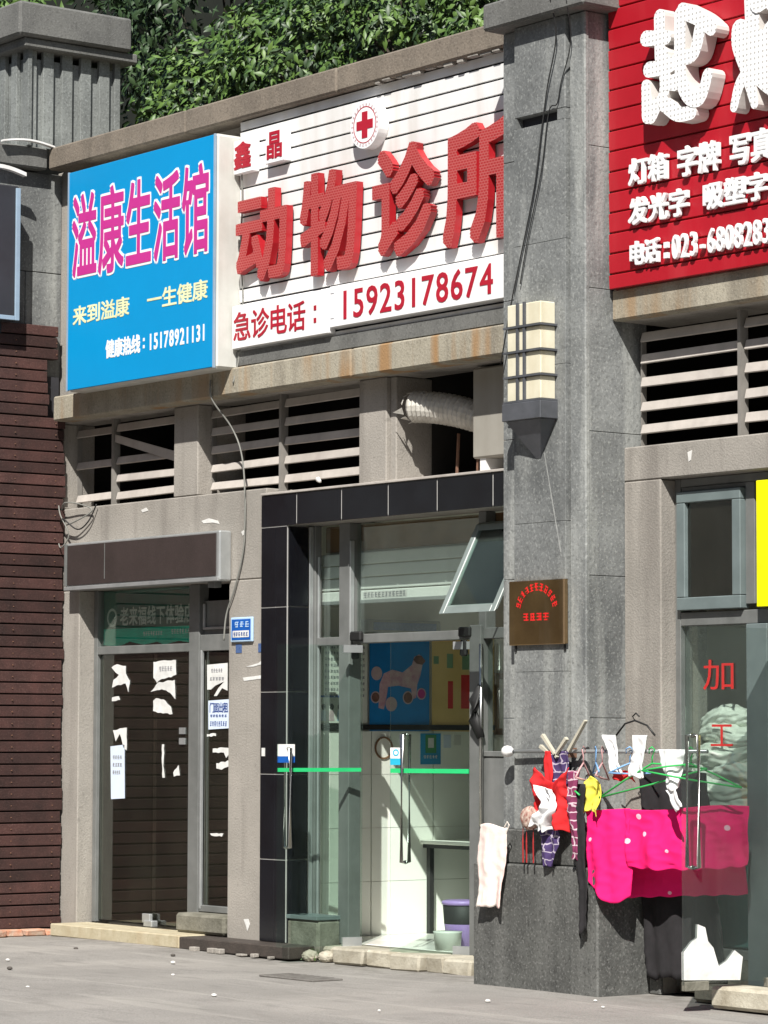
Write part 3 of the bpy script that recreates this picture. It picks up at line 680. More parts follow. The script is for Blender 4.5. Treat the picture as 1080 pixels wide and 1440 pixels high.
# address plate
t = thing('address_plate', 'blue address plate with pale rim and white print on concrete pier', 'plate', (2.46, 0, 2.29))
box('rim', 'plate_pale', t, 2.325, 2.605, -.022, -.001, 2.285, 2.470, .006); box('field', 'plate_blue', t, 2.343, 2.587, -.025, -.021, 2.30, 2.455, .002)
marks(MB(), [(2.385, 2.435, 2.395, 2.44), (2.455, 2.50, 2.395, 2.44), (2.52, 2.57, 2.395, 2.44)], PF(-.0252)).build('print', 'plate_pale', t)
box('number_field', 'paper', t, 2.36, 2.57, -.0268, -.0251, 2.32, 2.37); marks(MB(), cells(2.37, 2.56, 2.33, 2.36, 6), PF(-.027)).build('print', 'ink_blue', t)
for xx, lb in ((2.37, 'small navy sticker beneath left corner of the address plate'), (2.66, 'small navy sticker at right edge of the pier beside black tiles')):
    o = MB().box(xx, xx + (.075 if xx < 2.5 else .085), -.004, -.001, 2.205, 2.27).build('sticker', 'sticker_navy'); tag(o, lb, 'sticker')
for pts, lb in (([(2.5, 2.10), (2.66, 2.125), (2.72, 2.15), (2.73, 2.12), (2.6, 2.10)], 'upper white paper remnant on the concrete pier under the stickers'),
                ([(2.46, 2.02), (2.70, 2.035), (2.70, 2.01), (2.48, 1.995)], 'lower white paper strip remnant on the concrete pier')):
    o = MB().prism(pts, PF(0), -.003, -.0005).build('paper_scrap', 'paper'); tag(o, lb, 'paper')
o = MB().prism([(2.49, .235), (2.55, .24), (2.57, .20), (2.54, .15), (2.52, .19)], PF(0), -.003, -.0005).build('paper_scrap', 'paper'); tag(o, 'white paper remnant low on the concrete pier near the ground', 'paper')
for pts, lb in (([(1.9, 3.22), (2.0, 3.235), (2.12, 3.21), (2.14, 3.185), (2.05, 3.20), (1.93, 3.20)], 'white paint smear over right end of the blank sign box'),
                ([(1.06, 3.35), (1.13, 3.365), (1.16, 3.34), (1.08, 3.33)], 'white paint fleck on wall under the left vent'),
                ([(2.43, 3.11), (2.46, 3.12), (2.48, 3.09), (2.45, 3.08)], 'white fleck on the pier right of the blank sign box'),
                ([(7.39, 3.35), (7.43, 3.36), (7.42, 3.30), (7.40, 3.29)], 'white fleck on concrete lintel over the right shop window')):
    y = -.1 if pts[0][0] > 6 else 0
    o = MB().prism(pts, PF(y), -.003, -.0005).build('paint_fleck', 'litter'); tag(o, lb, 'fleck')

# ---------------------------------------------------------------- clinic front
F2 = bpy.data.objects.new('clinic_front', None); link(F2, B); LOC[F2.name] = Vector((3.1, .2, .1)); F2.location = LOC[F2.name] - wloc(B)
F2['label'] = 'glazed clinic entrance with open glass doors'
y0, y1 = .20, .29
fr(F2, 'alu_grey', 3.079, 3.105, .1, 3.13, .19, .25); fr(F2, 'alu_light', 3.079, 3.09, .10, 3.12, .151, .189)
fr(F2, 'alu_light', 3.106, 3.116, .28, 2.9, .21, .23)
fr(F2, 'alu_grey', 3.41, 3.535, .1, 3.13, y0 - .02, y1); fr(F2, 'alu_light', 3.536, 3.546, 2.31, 3.0, y0 - .02, y0 + .02)
fr(F2, 'alu_grey', 3.118, 3.408, 2.245, 2.305, y0, y1); fr(F2, 'alu_grey', 3.55, 4.90, 2.255, 2.32, y0, y1)
fr(F2, 'alu_grey', 4.905, 5.03, .1, 2.35, y0 - .02, y1); fr(F2, 'alu_grey', 5.032, 6.0, 2.255, 2.33, y0, y1)
fr(F2, 'alu_grey', 4.98, 5.06, 2.322, 3.13, y0, y1)
fr(F2, 'alu_grey', 5.034, 6.0, 0.72, 1.45, .21, .24, 'panel'); fr(F2, 'alu_grey', 5.034, 6.0, 1.452, 1.49, y0, y1)
fr(F2, 'plinth_stone', 5.034, 6.0, .1, .718, .15, .29, 'lower_panel')
box('glass_pane', 'glass_clear', F2, 3.118, 3.408, .24, .246, .30, 2.243); box('glass_pane', 'glass_clear', F2, 3.118, 3.408, .24, .246, 2.307, 3.12)
box('glass_pane', 'glass_clear', F2, 3.55, 4.978, .24, .246, 2.322, 3.12); box('glass_pane', 'glass_clear', F2, 5.034, 6.0, .24, .246, 1.492, 2.253)
box('glass_pane', 'glass_clear', F2, 5.75, 6.0, .24, .246, 2.332, 3.12)
# vertical pole (door pull / pipe) by the right post
MB().tube([(5.045, .17, .98), (5.045, .17, 2.22)], .014, 10).build('pull_bar', 'steel', F2, smooth=True)
MB().tube([(5.045, .17, 1.58), (5.0, .15, 1.70), (4.995, .15, 1.83), (5.04, .17, 1.94)], [.03, .045, .04, .02], 8).build('tied_bag', 'black', F2, smooth=True)
# door closers
for xx in (3.56, 4.80): box('door_closer', 'black', F2, xx, xx + .13, .16, .199, 2.27, 2.34, .01); box('door_closer', 'black', F2, xx + .01, xx + .08, .165, .198, 2.14, 2.25, .01)
box('sidelight_sill', 'old_plaster', F2, 3.0, 3.44, -.02, .19, .02, .27, .02); box('sidelight_sill', 'frame_green', F2, 3.0, 3.44, -.03, .2, .271, .30, .003)
def leaf(hx, hy, ang, w_, z0, z1, parent, mat='glass_leaf', side=1, label=None):
    """glass door leaf hinged at (hx, hy); side=+1 leaf runs to +x when shut"""
    d = Vector((math.cos(ang) * side, -math.sin(ang), 0)); nrm = Vector((d.y, -d.x, 0))
    return lambda u, v, z: (hx + d.x * u + nrm.x * v, hy + d.y * u + nrm.y * v, z)
def door(parent, hx, hy, ang, w_, z0, z1, side, mat, hu, hz0, hz1, label, tape=None):
    X = leaf(hx, hy, ang, w_, z0, z1, parent, side=side)
    d = bpy.data.objects.new('door', None); link(d, parent); LOC[d.name] = Vector((hx, hy, z0)); d.location = LOC[d.name] - wloc(parent); d['label'] = label
    MB().box(0.01, w_, -.005, .005, z0, z1, X).build('glass', mat, d)
    for s in (-1, 1):
        MB().tube([X(hu, s * .006, hz0), X(hu, s * .055, hz0), X(hu, s * .055, hz1), X(hu, s * .006, hz1)], .014, 8).build('handle', 'steel', d, smooth=True)
    for zz, h in ((z0, .06), (z1 - .05, .05)):
        MB().box(w_ * .02, .16, -.014, .014, zz - .004, zz + h, X).build('patch_fitting', 'alu_light', d)
    return d, X
d1, X1 = door(F2, 3.67, .21, R(105), .66, .10, 2.24, 1, 'glass_leaf', .58, .80, 1.50, 'left clinic door leaf swung fully outward')
d2, X2 = door(F2, 4.925, .21, R(22.8), .66, .10, 2.24, -1, 'glass_leaf', .54, .72, 1.60, 'right clinic door leaf slightly open')
def tape(name, xf, u0, u1, z0, z1, lb, mat='tape_green', cat='tape', v=-.0085, vv=.0105):
    o = MB().box(u0, u1, v, vv - .021 if False else v + .002, z0, z1, xf).build(name, mat); return tag(o, lb, cat)
# outside face: v sign that looks at camera
for X, lb, u0 in ((X1, 'green warning tape across the wide open left clinic door glass', .02), (X2, 'green warning tape across the right clinic door glass', .04)):
    for v in (-.0085, .0065):
        pass
o = MB().box(.02, .655, -.0085, .0085, 1.335, 1.362, X1).build('warning_tape', 'tape_green'); tag(o, 'green warning tape across the wide open left clinic door glass', 'tape')
o = MB().box(.04, .655, -.0085, .0085, 1.335, 1.366, X2).build('warning_tape', 'tape_green'); tag(o, 'green warning tape across the right clinic door glass', 'tape')
# stickers
for X, u0, u1, z0, z1, lb in ((X1, .53, .655, 1.40, 1.53, 'white and blue sticker at free edge of the left clinic door'), (X2, .565, .655, 1.39, 1.51, 'white and cyan sticker with round mark at edge of right clinic door')):
    t = thing('door_sticker', lb, 'sticker', X((u0 + u1) / 2, 0, z0))
    MB().box(u0, u1, -.011, .011, z0 + .045, z1, X).build('upper_field', 'paper', t); MB().box(u0, u1, -.011, .011, z0, z0 + .0445, X).build('lower_field', 'sticker_cyan' if X is X2 else 'plate_blue', t)
    if X is X2:
        for s in (-1, 1):
            ringmb(MB(), .024, .015, (u0 + u1) / 2, z0 + .085, lambda u, v, d, s=s: X(u, s * (.0118 + d), v), 0, .0008, 18).build('round_mark', 'sticker_cyan', t)
o = MB().box(2.775, 2.815, -.050, -.0465, 1.44, 1.50).build('sticker', 'paper'); tag(o, 'small white sticker on the black tiles left of the clinic door', 'sticker')
# awning window
W = bpy.data.objects.new('awning_window', None); link(W, F2); 
LOC[W.name] = Vector((5.08, .14, 3.05)); W.location = LOC[W.name] - wloc(F2); W['label'] = 'top hung window propped open outward'
th = math.atan2(.33, .62)
AW = lambda u, v, s: (5.035 + u, .15 - s * math.sin(th) - v * math.cos(th), 3.04 - s * math.cos(th) + v * math.sin(th) * -1)
for u0, u1, s0, s1 in ((0, .05, 0, .70), (.54, .59, 0, .70), (.05, .54, 0, .05), (.05, .54, .645, .70)):
    MB().box(u0, u1, -.02, .02, s0, s1, AW).build('window_frame', 'frame_pale', W, .004)
MB().box(.05, .54, -.004, .004, .05, .65, AW).build('window_glass', 'glass_awning', W)
MB().tube([AW(.34, -.02, .5), (5.45, .16, 2.72)], .008, 6).build('stay', 'alu_light', W)
# step stones
rn = random.Random(11)
xs_ = [3.74, 4.10, 4.42, 4.78, 5.0, 5.30, 5.62]
for i in range(len(xs_) - 1):
    mb = MB().box(xs_[i] + .004, xs_[i + 1] - .004, -.10 - rn.uniform(0, .05), .16, -.01, .112 - rn.uniform(0, .012))
    mb.v = [(x + rn.uniform(-.012, .012), y + rn.uniform(-.012, .012), z + rn.uniform(-.008, .004)) for x, y, z in mb.v]
    mb.build('step_stone', 'step_stone', B, .015)
mb = MB().box(3.50, 3.735, -.02, .16, -.01, .10); mb.v = [(x + rn.uniform(-.02, .02), y, z + rn.uniform(-.02, .0)) for x, y, z in mb.v]; mb.build('step_stone', 'step_stone', B, .02)
wb('threshold', 'old_plaster', 3.45, 5.9, .161, .30, .0, .098)
wb('base_course', 'old_plaster', 2.76, 3.45, .19, .3, .0, .098)
# clinic room
wb('floor', 'floor_tile', 2.86, 6.0, .305, 4.38, .04, .10)
for k, (ya, yb) in enumerate(((.30, .905), (.911, 1.5), (1.506, 2.1), (2.106, 2.7))):
    for j, (za, zb) in enumerate(((.1, .50), (.503, .90), (.903, 1.30), (1.303, 1.625))):
        box('wall_tile', 'wall_white', B, 2.83, 2.852, ya + .002, yb - .004, za, zb)
wb('inner_wall', 'wall_upper', 2.801, 2.829, .30, 4.38, .1, 3.199)
wb('inner_wall', 'wall_upper', 2.86, 6.0, 2.75, 2.85, .1, 3.199)
wb('inner_wall', 'wall_upper', 6.0, 6.1, .305, 4.38, .1, 3.24)
box('skirting_band', 'black', B, 2.853, 2.868, .34, 2.3, 1.635, 1.675)
# shutter
S = thing('rolling_shutter', 'half raised white rolling shutter seen behind the transom glass', 'shutter', (3.8, .31, 2.55))
for i in range(4):
    box('slat', 'shutter_white', S, 2.93, 5.9, .285, .296, 2.555 + i * .092, 2.555 + i * .092 + .085, .006)
box('bottom_rail', 'alu_light', S, 2.93, 5.9, .278, .310, 2.545, 2.573, .003)
for xx in (2.885, ): box('guide_rail', 'alu_light', S, xx, xx + .035, .325, .38, .1, 2.95)
marks(MB(), cells(3.57, 4.07, 2.585, 2.625, 12), PF(.2835)).build('print', 'ink_grey', S)
box('small_label', 'paper', S, 3.56, 4.08, .2838, .2842, 2.58, 2.63)
wb('fascia_board', 'board_brown', 3.10, 5.95, .297, .300, 2.93, 3.12); wb('fascia_trim', 'alu_light', 3.10, 5.95, .2965, .42, 2.895, 2.928)
# posters on side wall (x = 2.853)
px_ = 2.853
t = thing('dog_poster', 'blue poster with a dog figure and round insets on clinic side wall', 'poster', (px_, 1.17, 1.63))
MB().prism([(.885, 1.685), (1.455, 1.63), (1.455, 2.32), (.885, 2.31)][:0] or [(.885, 1.628), (1.458, 1.628), (1.458, 2.32), (.885, 2.31)], PS(px_), 0, .003).build('sheet', 'poster_blue', t)
dog = [(.97, 1.80), (.98, 1.98), (1.02, 2.06), (1.10, 2.09), (1.20, 2.07), (1.29, 2.13), (1.31, 2.19), (1.36, 2.21), (1.41, 2.17), (1.39, 2.13), (1.37, 2.05), (1.34, 1.98), (1.33, 1.88), (1.30, 1.87), (1.28, 1.95), (1.16, 1.97), (1.06, 1.96), (1.04, 1.86), (1.02, 1.79)]
MB().prism(dog, PS(px_ + .003), 0, .0012).build('dog_figure', 'dog_pink', t)
MB().prism([(1.30, 2.17), (1.33, 2.20), (1.38, 2.20), (1.42, 2.16), (1.39, 2.13), (1.33, 2.14)], PS(px_ + .0045), 0, .001).build('dog_head', 'dog_brown', t)
for (cy_, cz_, r_, m_) in ((.95, 2.06, .052, 'circle_pale'), (.94, 1.88, .045, 'dog_brown'), (1.09, 1.83, .055, 'circle_pale'), (1.25, 1.88, .05, 'dog_brown'), (1.38, 1.91, .045, 'magenta')):
    ringmb(MB(), r_, r_ - .009, cy_, cz_, PS(px_ + .0045), 0, .0014, 18).build('inset_rim', 'circle_pale', t)
    MB().prism([(cy_ + (r_ - .009) * math.cos(2 * math.pi * i / 18), cz_ + (r_ - .009) * math.sin(2 * math.pi * i / 18)) for i in range(18)], PS(px_ + .0045), 0, .001).build('inset_picture', m_, t)
t = thing('health_poster', 'tan poster with red and green panels beside the dog poster', 'poster', (px_, 1.7, 1.63))
MB().prism([(1.485, 1.628), (2.1, 1.622), (2.1, 2.36), (1.485, 2.36)], PS(px_), 0, .003).build('sheet', 'poster_yellow', t)
for u0, u1, v0, v1, m_ in ((1.64, 1.69, 1.80, 2.01, 'poster_red'), (1.77, 1.90, 1.80, 2.06, 'poster_red'), (1.63, 1.69, 2.11, 2.22, 'poster_green'), (1.78, 1.90, 2.10, 2.22, 'poster_green'), (1.50, 1.55, 2.14, 2.20, 'poster_green')):
    MB().prism([(u0, v0), (u1, v0), (u1, v1), (u0, v1)], PS(px_ + .003), 0, .001).build('printed_panel', m_, t)
t = thing('rules_poster', 'pale poster with lines of print and small figures left of the dog poster', 'poster', (px_, .62, 1.68))
MB().prism([(.40, 1.685), (.862, 1.685), (.862, 2.33), (.40, 2.33)], PS(px_), 0, .003).build('sheet', 'poster_white', t)
mb = MB()
for k in range(9): marks(mb, cells(.46, .84, 2.24 - k * .045, 2.262 - k * .045, 14), lambda u, v, d: (px_ + .0032 - d, u, v), seed=k)
mb.build('print', 'ink_grey', t)
MB().box(px_ + .003, px_ + .0042, .42, .60, 1.875, 1.89).build('rule_line', 'plate_blue', t)
for k in range(3):
    cy_ = .455 + k * .075
    MB().prism([(cy_ - .025, 1.70), (cy_ + .025, 1.70), (cy_ + .02, 1.77), (cy_, 1.79), (cy_ - .02, 1.77)], PS(px_ + .003), 0, .001).build('figure', ['paper_blue', 'circle_pale', 'plate_pale'][k], t)
    MB().prism([(cy_ + .02 * math.cos(q * .7), 1.805 + .024 * math.sin(q * .7)) for q in range(9)], PS(px_ + .0042), 0, .001).build('hair', 'black', t)
t = thing('framed_notice', 'brown framed dark notice seen through the sidelight right of the clinic door', 'picture', (px_, 2.35, 1.62))
MB().box(px_, px_ + .02, 2.1, 2.9, 1.60, 2.08).build('frame', 'board_brown', t); MB().box(px_ + .02, px_ + .023, 2.14, 2.8, 1.65, 2.03).build('mat_board', 'poster_white', t); MB().box(px_ + .023, px_ + .026, 2.18, 2.8, 1.67, 2.0).build('sheet', 'ink_blue', t)
t = thing('payment_placard', 'small blue and green payment placard stuck on clinic wall', 'placard', (px_, 1.5, 1.36))
MB().box(px_, px_ + .004, 1.375, 1.57, 1.375, 1.61).build('card', 'placard_blue', t); MB().box(px_ + .004, px_ + .006, 1.42, 1.525, 1.46, 1.60).build('green_field', 'placard_green', t)
MB().box(px_ + .006, px_ + .0075, 1.445, 1.50, 1.50, 1.575).build('pale_field', 'paper', t)
marks(MB(), cells(1.40, 1.54, 1.42, 1.445, 5), lambda u, v, d: (px_ + .0045 - d, u, v)).build('print', 'paper', t)
for yy, lb in ((1.60, 'small grey card right of the payment placard'), (1.70, 'small white card furthest right of the payment placard')):
    o = MB().box(px_, px_ + .004, yy, yy + .07, 1.50 + (yy > 1.65) * .02, 1.60).build('wall_card', 'paper_blue' if yy < 1.65 else 'poster_white'); tag(o, lb, 'card')
o = ringmb(MB(), .085, .073, 1.02, 1.50, PS(px_), 0, .01, 24).build('round_hook', 'board_brown'); tag(o, 'thin brown ring hanging on the white clinic wall', 'ring')
t = thing('power_socket', 'white wall socket with short lead under the ring', 'socket', (px_, .70, 1.42)); MB().box(px_, px_ + .02, .66, .75, 1.42, 1.50).build('socket_plate', 'paper', t)
# AC unit inside above posters (dark grey panel)
t = thing('wall_heater', 'grey wall unit above the blue poster', 'appliance', (px_, 1.1, 2.36)); MB().box(px_, px_ + .16, .75, 1.45, 2.36, 2.46).build('housing', 'alu_grey', t, .01); MB().box(px_ + .16, px_ + .163, .80, 1.40, 2.38, 2.44).build('grille', 'sticker_navy', t)
# table
t = thing('side_table', 'white topped table with dark legs inside clinic doorway', 'table', (3.2, 1.7, .1))
MB().box(2.87, 3.5, 1.36, 2.3, .775, .80).build('tabletop', 'wall_white', t, .004); MB().box(2.88, 3.48, 1.38, 2.28, .745, .7745).build('apron', 'black', t)
for xx, yy in ((2.90, 1.40), (3.42, 1.40), (2.90, 2.22), (3.42, 2.22)): MB().box(xx, xx + .04, yy, yy + .04, .1, .744).build('leg', 'black', t)
# bucket
t = thing('paint_bucket', 'purple and white plastic bucket with dark label inside the doorway', 'bucket', (4.30, .62, .1))
MB().lathe([(0, 0), (.115, 0), (.135, .17)], (4.30, .62, .1)).build('body', 'bucket_purple', t, smooth=True)
MB().lathe([(.1355, .171), (.145, .30), (.14, .302)], (4.30, .62, .1)).build('label_band', 'black', t, smooth=True)
MB().lathe([(.141, .303), (.152, .305), (.152, .33), (0.13, .335), (0, .335)], (4.30, .62, .1)).build('lid', 'bucket_purple', t, smooth=True)
t = thing('plastic_tub', 'white plastic tub standing in front of the purple bucket', 'tub', (4.42, .40, .1))
MB().lathe([(0, 0), (.09, 0), (.10, .12), (.104, .13), (0, .13)], (4.40, .40, .1)).build('body', 'poster_white', t, smooth=True); 

# ---------------------------------------------------------------- right shop front
F3 = bpy.data.objects.new('shop_front', None); link(F3, B); LOC[F3.name] = Vector((7.14, .05, .05)); F3.location = LOC[F3.name] - wloc(B)
F3['label'] = 'glazed front of the sign maker shop, outer door open'
fr(F3, 'alu_grey', 7.142, 7.19, .05, 3.2, .02, .12); fr(F3, 'alu_grey', 7.192, 9.18, 3.15, 3.2, .02, .12)
fr(F3, 'alu_grey', 7.77, 7.85, 2.40, 3.148, .02, .12); fr(F3, 'alu_grey', 7.192, 9.18, 2.28, 2.365, .02, .12)
fr(F3, 'frame_green', 7.80, 7.98, .05, 2.278, -.01, .12, 'post'); fr(F3, 'alu_grey', 7.192, 7.77, 3.12, 3.149, .03, .11)
fw_ = bpy.data.objects.new('fixed_window', None); link(fw_, F3); LOC[fw_.name] = Vector((7.2, .05, 2.4)); fw_.location = LOC[fw_.name] - wloc(F3)
for a0 in ((7.195, 7.765, 2.375, 2.455), (7.195, 7.765, 3.045, 3.115), (7.195, 7.27, 2.456, 3.044), (7.69, 7.765, 2.456, 3.044)):
    box('window_frame', 'frame_green', fw_, a0[0], a0[1], -.02, .06, a0[2], a0[3], .005)
box('window_glass', 'glass_shop', fw_, 7.27, 7.69, .01, .016, 2.456, 3.044)
box('glass_pane', 'glass_clear', F3, 7.192, 7.80, .055, .061, .30, 2.278); box('glass_pane', 'glass_clear', F3, 7.98, 9.18, .055, .061, .10, 2.278)
fr(F3, 'alu_grey', 7.192, 7.80, .24, .298, .03, .1); 
box('plinth_panel', 'old_plaster', F3, 7.192, 7.80, .0, .1, .02, .238); box('threshold', 'old_plaster', F3, 7.6, 9.18, -.28, .0, .0, .10, .02)
box('threshold', 'step_stone', F3, 7.98, 8.6, -.50, -.285, .0, .13, .02)
t = thing('yellow_signboard', 'plain bright yellow sign panel at right edge above the glass door', 'sign', (8.3, -.03, 2.38)); box('panel', 'yellow_sign', t, 7.945, 9.0, -.06, -.02, 2.375, 3.14, .003)
d3, X3 = door(F3, 8.13, .03, R(95), .82, .155, 2.24, 1, 'glass_door', .74, .83, 1.60, 'outer glass door leaf standing open toward the street')
for u0, u1 in ((.64, .815), (.03, .2)): MB().box(u0, u1, -.02, .02, .115, .17, X3).build('patch_fitting', 'old_plaster', d3, .003)
o = MB().prism([(.82, .18), (.40, .165), (.38, .30), (.44, .34), (.50, .28), (.56, .25), (.60, .36), (.64, .40), (.66, .48), (.715, .50), (.72, .42), (.76, .40), (.82, .34)], lambda u, v, d: X3(u, -.007 + d, v), -.003, 0).build('door_film', 'paper'); tag(o, 'torn white film left on bottom of the open glass door', 'film')
o2 = MB().prism([(.82, .18), (.40, .165), (.38, .30), (.44, .34), (.50, .28), (.56, .25), (.60, .36), (.64, .40), (.66, .48), (.715, .50), (.72, .42), (.76, .40), (.82, .34)], lambda u, v, d: X3(u, .007 + d, v), 0, .003); 
o2.build('film_back', 'paper', o)
# red characters on glass
t = thing('window_lettering', 'red stick-on characters on the glass of the sign maker shop', 'lettering', (7.6, .05, 1.5))
line(t, '加', 7.36, 7.64, 1.88, 2.06, .0535, .002, 'lettering_red', .0, .9); line(t, '工', 7.42, 7.62, 1.52, 1.68, .0535, .002, 'lettering_red', .0, .9)
# things behind the glass
rn = random.Random(21)
t = thing('foam_bags', 'pile of crumpled white plastic foam sheets behind the shop glass', 'bag', (7.5, .5, .9))
def crumple(cx, cy_, cz, rx, ry, rz, seed, fold=0):
    bm = bmesh.new(); bmesh.ops.create_icosphere(bm, subdivisions=5 if fold else 4, radius=1)
    rn = random.Random(seed); ph = [(Vector((rn.gauss(0, 1), rn.gauss(0, 1), rn.gauss(0, 1))).normalized() * rn.uniform(3, 9), rn.uniform(0, 6)) for _ in range(10)]
    mb = MB()
    for v in bm.verts:
        d = 1 + sum(abs(math.sin(v.co.dot(q) * (1 + fold) + f)) for q, f in ph) * (.035 + .035 * fold) - .15 - .15 * fold
        mb.v.append((cx + v.co.x * rx * d, cy_ + v.co.y * ry * d, cz + v.co.z * rz * d))
    mb.f = [tuple(v.index for v in f.verts) for f in bm.faces]; mb.mi = [0] * len(mb.f); bm.free(); return mb
for i, (x, y, z, rx, ry, rz) in enumerate(((7.42, .20, 1.70, .20, .10, .07), (7.50, .19, 1.60, .27, .11, .085), (7.44, .18, 1.48, .27, .11, .09), (7.56, .19, 1.37, .27, .11, .085), (7.42, .18, 1.26, .28, .11, .09),
                                            (7.54, .18, 1.15, .28, .11, .09), (7.44, .18, 1.04, .28, .11, .09), (7.54, .18, .93, .27, .11, .085), (7.74, .24, 1.42, .18, .1, .12), (7.76, .24, 1.2, .18, .1, .13), (7.26, .2, 1.36, .12, .1, .12), (7.26, .2, 1.1, .12, .1, .13))):
    mb = crumple(x, y, z, rx, ry, rz, i, .25)
    rq = random.Random(i); t1, t2 = rq.uniform(-.12, .12), rq.uniform(0, 6)
    mb.v = [(a_, b_, c_ + (a_ - x) * t1 + .018 * math.sin(a_ * 14 + t2)) for a_, b_, c_ in mb.v]
    mb.build('foam_bundle', 'foam_white', t, smooth=True)
t = thing('teal_cabinet', 'teal cabinet standing inside the sign maker shop under the foam', 'cabinet', (7.5, .3, .1))
box('body', 'teal', t, 7.22, 7.78, .12, .6, .30, .80, .01); box('plinth', 'black', t, 7.24, 7.76, .14, .6, .1, .299)
wb('floor', 'old_plaster', 6.9, 9.5, .305, 4.38, .02, .08); wb('inner_wall', 'wall_upper', 6.9, 9.5, 2.4, 2.5, .08, 3.24)
wb('shelf', 'alu_light', 7.2, 9.0, .9, 1.3, 2.62, 2.65); wb('shelf', 'board_brown', 7.2, 9.0, .7, .72, 2.5, 2.62)
t = thing('leaning_board', 'dark board leaning inside shop behind red characters', 'board', (7.6, 1.2, .1)); MB().box(7.5, 7.75, 1.3, 1.34, .1, 2.1).build('panel', 'sticker_navy', t); 

# ---------------------------------------------------------------- stone pillar
P_ = thing('stone_pillar', 'tall grey stone clad pillar with stepped plinth between the two shops', 'pillar', (6.4, -.3, 0))
zj = [1.0, 1.706, 2.60, 3.51, 4.42, 5.33, 6.19]
for i in range(6):
    box('stone_block', 'grey_stone', P_, 5.955, 6.80, -.39, 0.1, zj[i] + .0015, zj[i + 1] - .0015, .003)
zs = [1.0, 2.0, 2.95, 3.95, 4.75, 5.52]
for i in range(5): box('face_slab', 'grey_stone', P_, 6.135, 6.64, -.45, -.391, zs[i] + .001, zs[i + 1] - .001, .002)
box('face_slab', 'grey_stone', P_, 6.135, 6.64, -.45, -.391, 5.59, 6.19, .006)
box('face_slab', 'grey_stone', P_, 6.135, 6.160, -.45, -.391, 5.521, 5.589, 0); box('face_slab', 'grey_stone', P_, 6.565, 6.64, -.45, -.391, 5.521, 5.589, 0)
box('slot_shade', 'slot_dark', P_, 6.161, 6.564, -.396, -.392, 5.522, 5.588)  # dark sheet at the back of the slot stands in for its shade
box('pilaster_strip', 'grey_stone', P_, 6.66, 6.81, -.43, -.392, 1.02, 6.188, .008)
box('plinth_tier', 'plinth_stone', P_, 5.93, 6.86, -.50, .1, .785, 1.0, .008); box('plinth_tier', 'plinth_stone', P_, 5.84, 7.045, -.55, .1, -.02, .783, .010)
box('cap', 'cap_concrete', P_, 5.93, 6.93, -.55, .35, 6.192, 6.37, .015); box('cap', 'cap_concrete', P_, 6.0, 6.86, -.47, .3, 6.371, 6.9, .015)
MB().prism([(6.43, 3.4), (6.436, 3.4), (6.60, 2.75), (6.588, 2.75)], PF(-.4505), -.001, 0).build('mortar_smear', 'smear_pale', P_)
# wall lamp
t = thing('wall_lamp', 'box shaped cream glass wall lamp with dark metal bars on the pillar', 'lamp', (6.42, -.45, 3.36))
lz = [3.72, 3.88, 4.04, 4.20, 4.355]
for i in range(4): box('lamp_glass', 'lamp_cream', t, 6.215, 6.545, -.575, -.451, lz[i] + .006, lz[i + 1] - .006, .006)
for z in lz[:-1]: box('bar', 'lamp_metal', t, 6.195, 6.565, -.595, -.451, z - .006, z + .006)
for xx in (6.318, 6.385): box('bar', 'lamp_metal', t, xx, xx + .02, -.590, -.5755, 3.72, 4.355)
box('tray', 'lamp_metal', t, 6.19, 6.57, -.600, -.451, 3.60, 3.712, .004)
MB().add([(6.21, -.58, 3.598), (6.55, -.58, 3.598), (6.55, -.451, 3.598), (6.21, -.451, 3.598), (6.36, -.452, 3.36), (6.40, -.452, 3.36)], [(0, 1, 5, 4), (1, 2, 5), (0, 4, 3), (0, 3, 2, 1), (2, 3, 4, 5)]).build('bracket_cone', 'lamp_metal', t)
# brass plate
t = thing('brass_plaque', 'square brass plaque with arched red lettering on the pillar', 'plaque', (6.4, -.45, 2.17))
box('plate', 'brass', t, 6.115, 6.665, -.478, -.452, 2.172, 2.582, .004)
box('edge_strip', 'brass_edge', t, 6.648, 6.667, -.481, -.4785, 2.175, 2.58); 
mb = MB(); k = 0
for i in range(11):
    an = R(165 - i * 15); cx, cz = 6.39 + .185 * math.cos(an), 2.385 + .155 * math.sin(an)
    def pl(u, v, d, an=an, cx=cx, cz=cz):
        r_ = an - R(90); return (cx + u * math.cos(r_) - v * math.sin(r_), -.479 + d, cz + u * math.sin(r_) + v * math.cos(r_))
    marks(mb, [(-.018, .018, -.026, .026)], pl, seed=i + 3)
mb.build('lettering', 'lettering_red', t)
marks(MB(), cells(6.255, 6.515, 2.325, 2.375, 4), PF(-.479), seed=9).build('lettering', 'lettering_red', t)
for xx in (6.15, 6.63): box('peg', 'black', t, xx, xx + .015, -.46, -.4505, 2.13, 2.17)
# cables
def cable(name, pts, r_, mat, lb, smooth=True):
    # catmull
    P3 = [Vector(q) for q in pts]; sm = []
    for i in range(len(P3) - 1):
        q0, q1, q2, q3 = P3[max(i - 1, 0)], P3[i], P3[i + 1], P3[min(i + 2, len(P3) - 1)]
        for j in range(6):
            t_ = j / 6; sm.append(0.5 * ((2 * q1) + (q2 - q0) * t_ + (2 * q0 - 5 * q1 + 4 * q2 - q3) * t_ * t_ + (-q0 + 3 * q1 - 3 * q2 + q3) * t_ ** 3))
    sm.append(P3[-1])
    o = MB().tube(sm, r_, 6).build(name, mat, smooth=True); return tag(o, lb, 'cable')
cable('cable', [(6.62, -.56, 6.3), (6.60, -.49, 6.05), (6.50, -.475, 5.75), (6.44, -.47, 5.5), (6.36, -.47, 5.1), (6.20, -.47, 4.6), (6.12, -.47, 4.35), (6.0, -.45, 4.0)], .005, 'cable', 'thin black cable slanting down the pillar face from its cap')
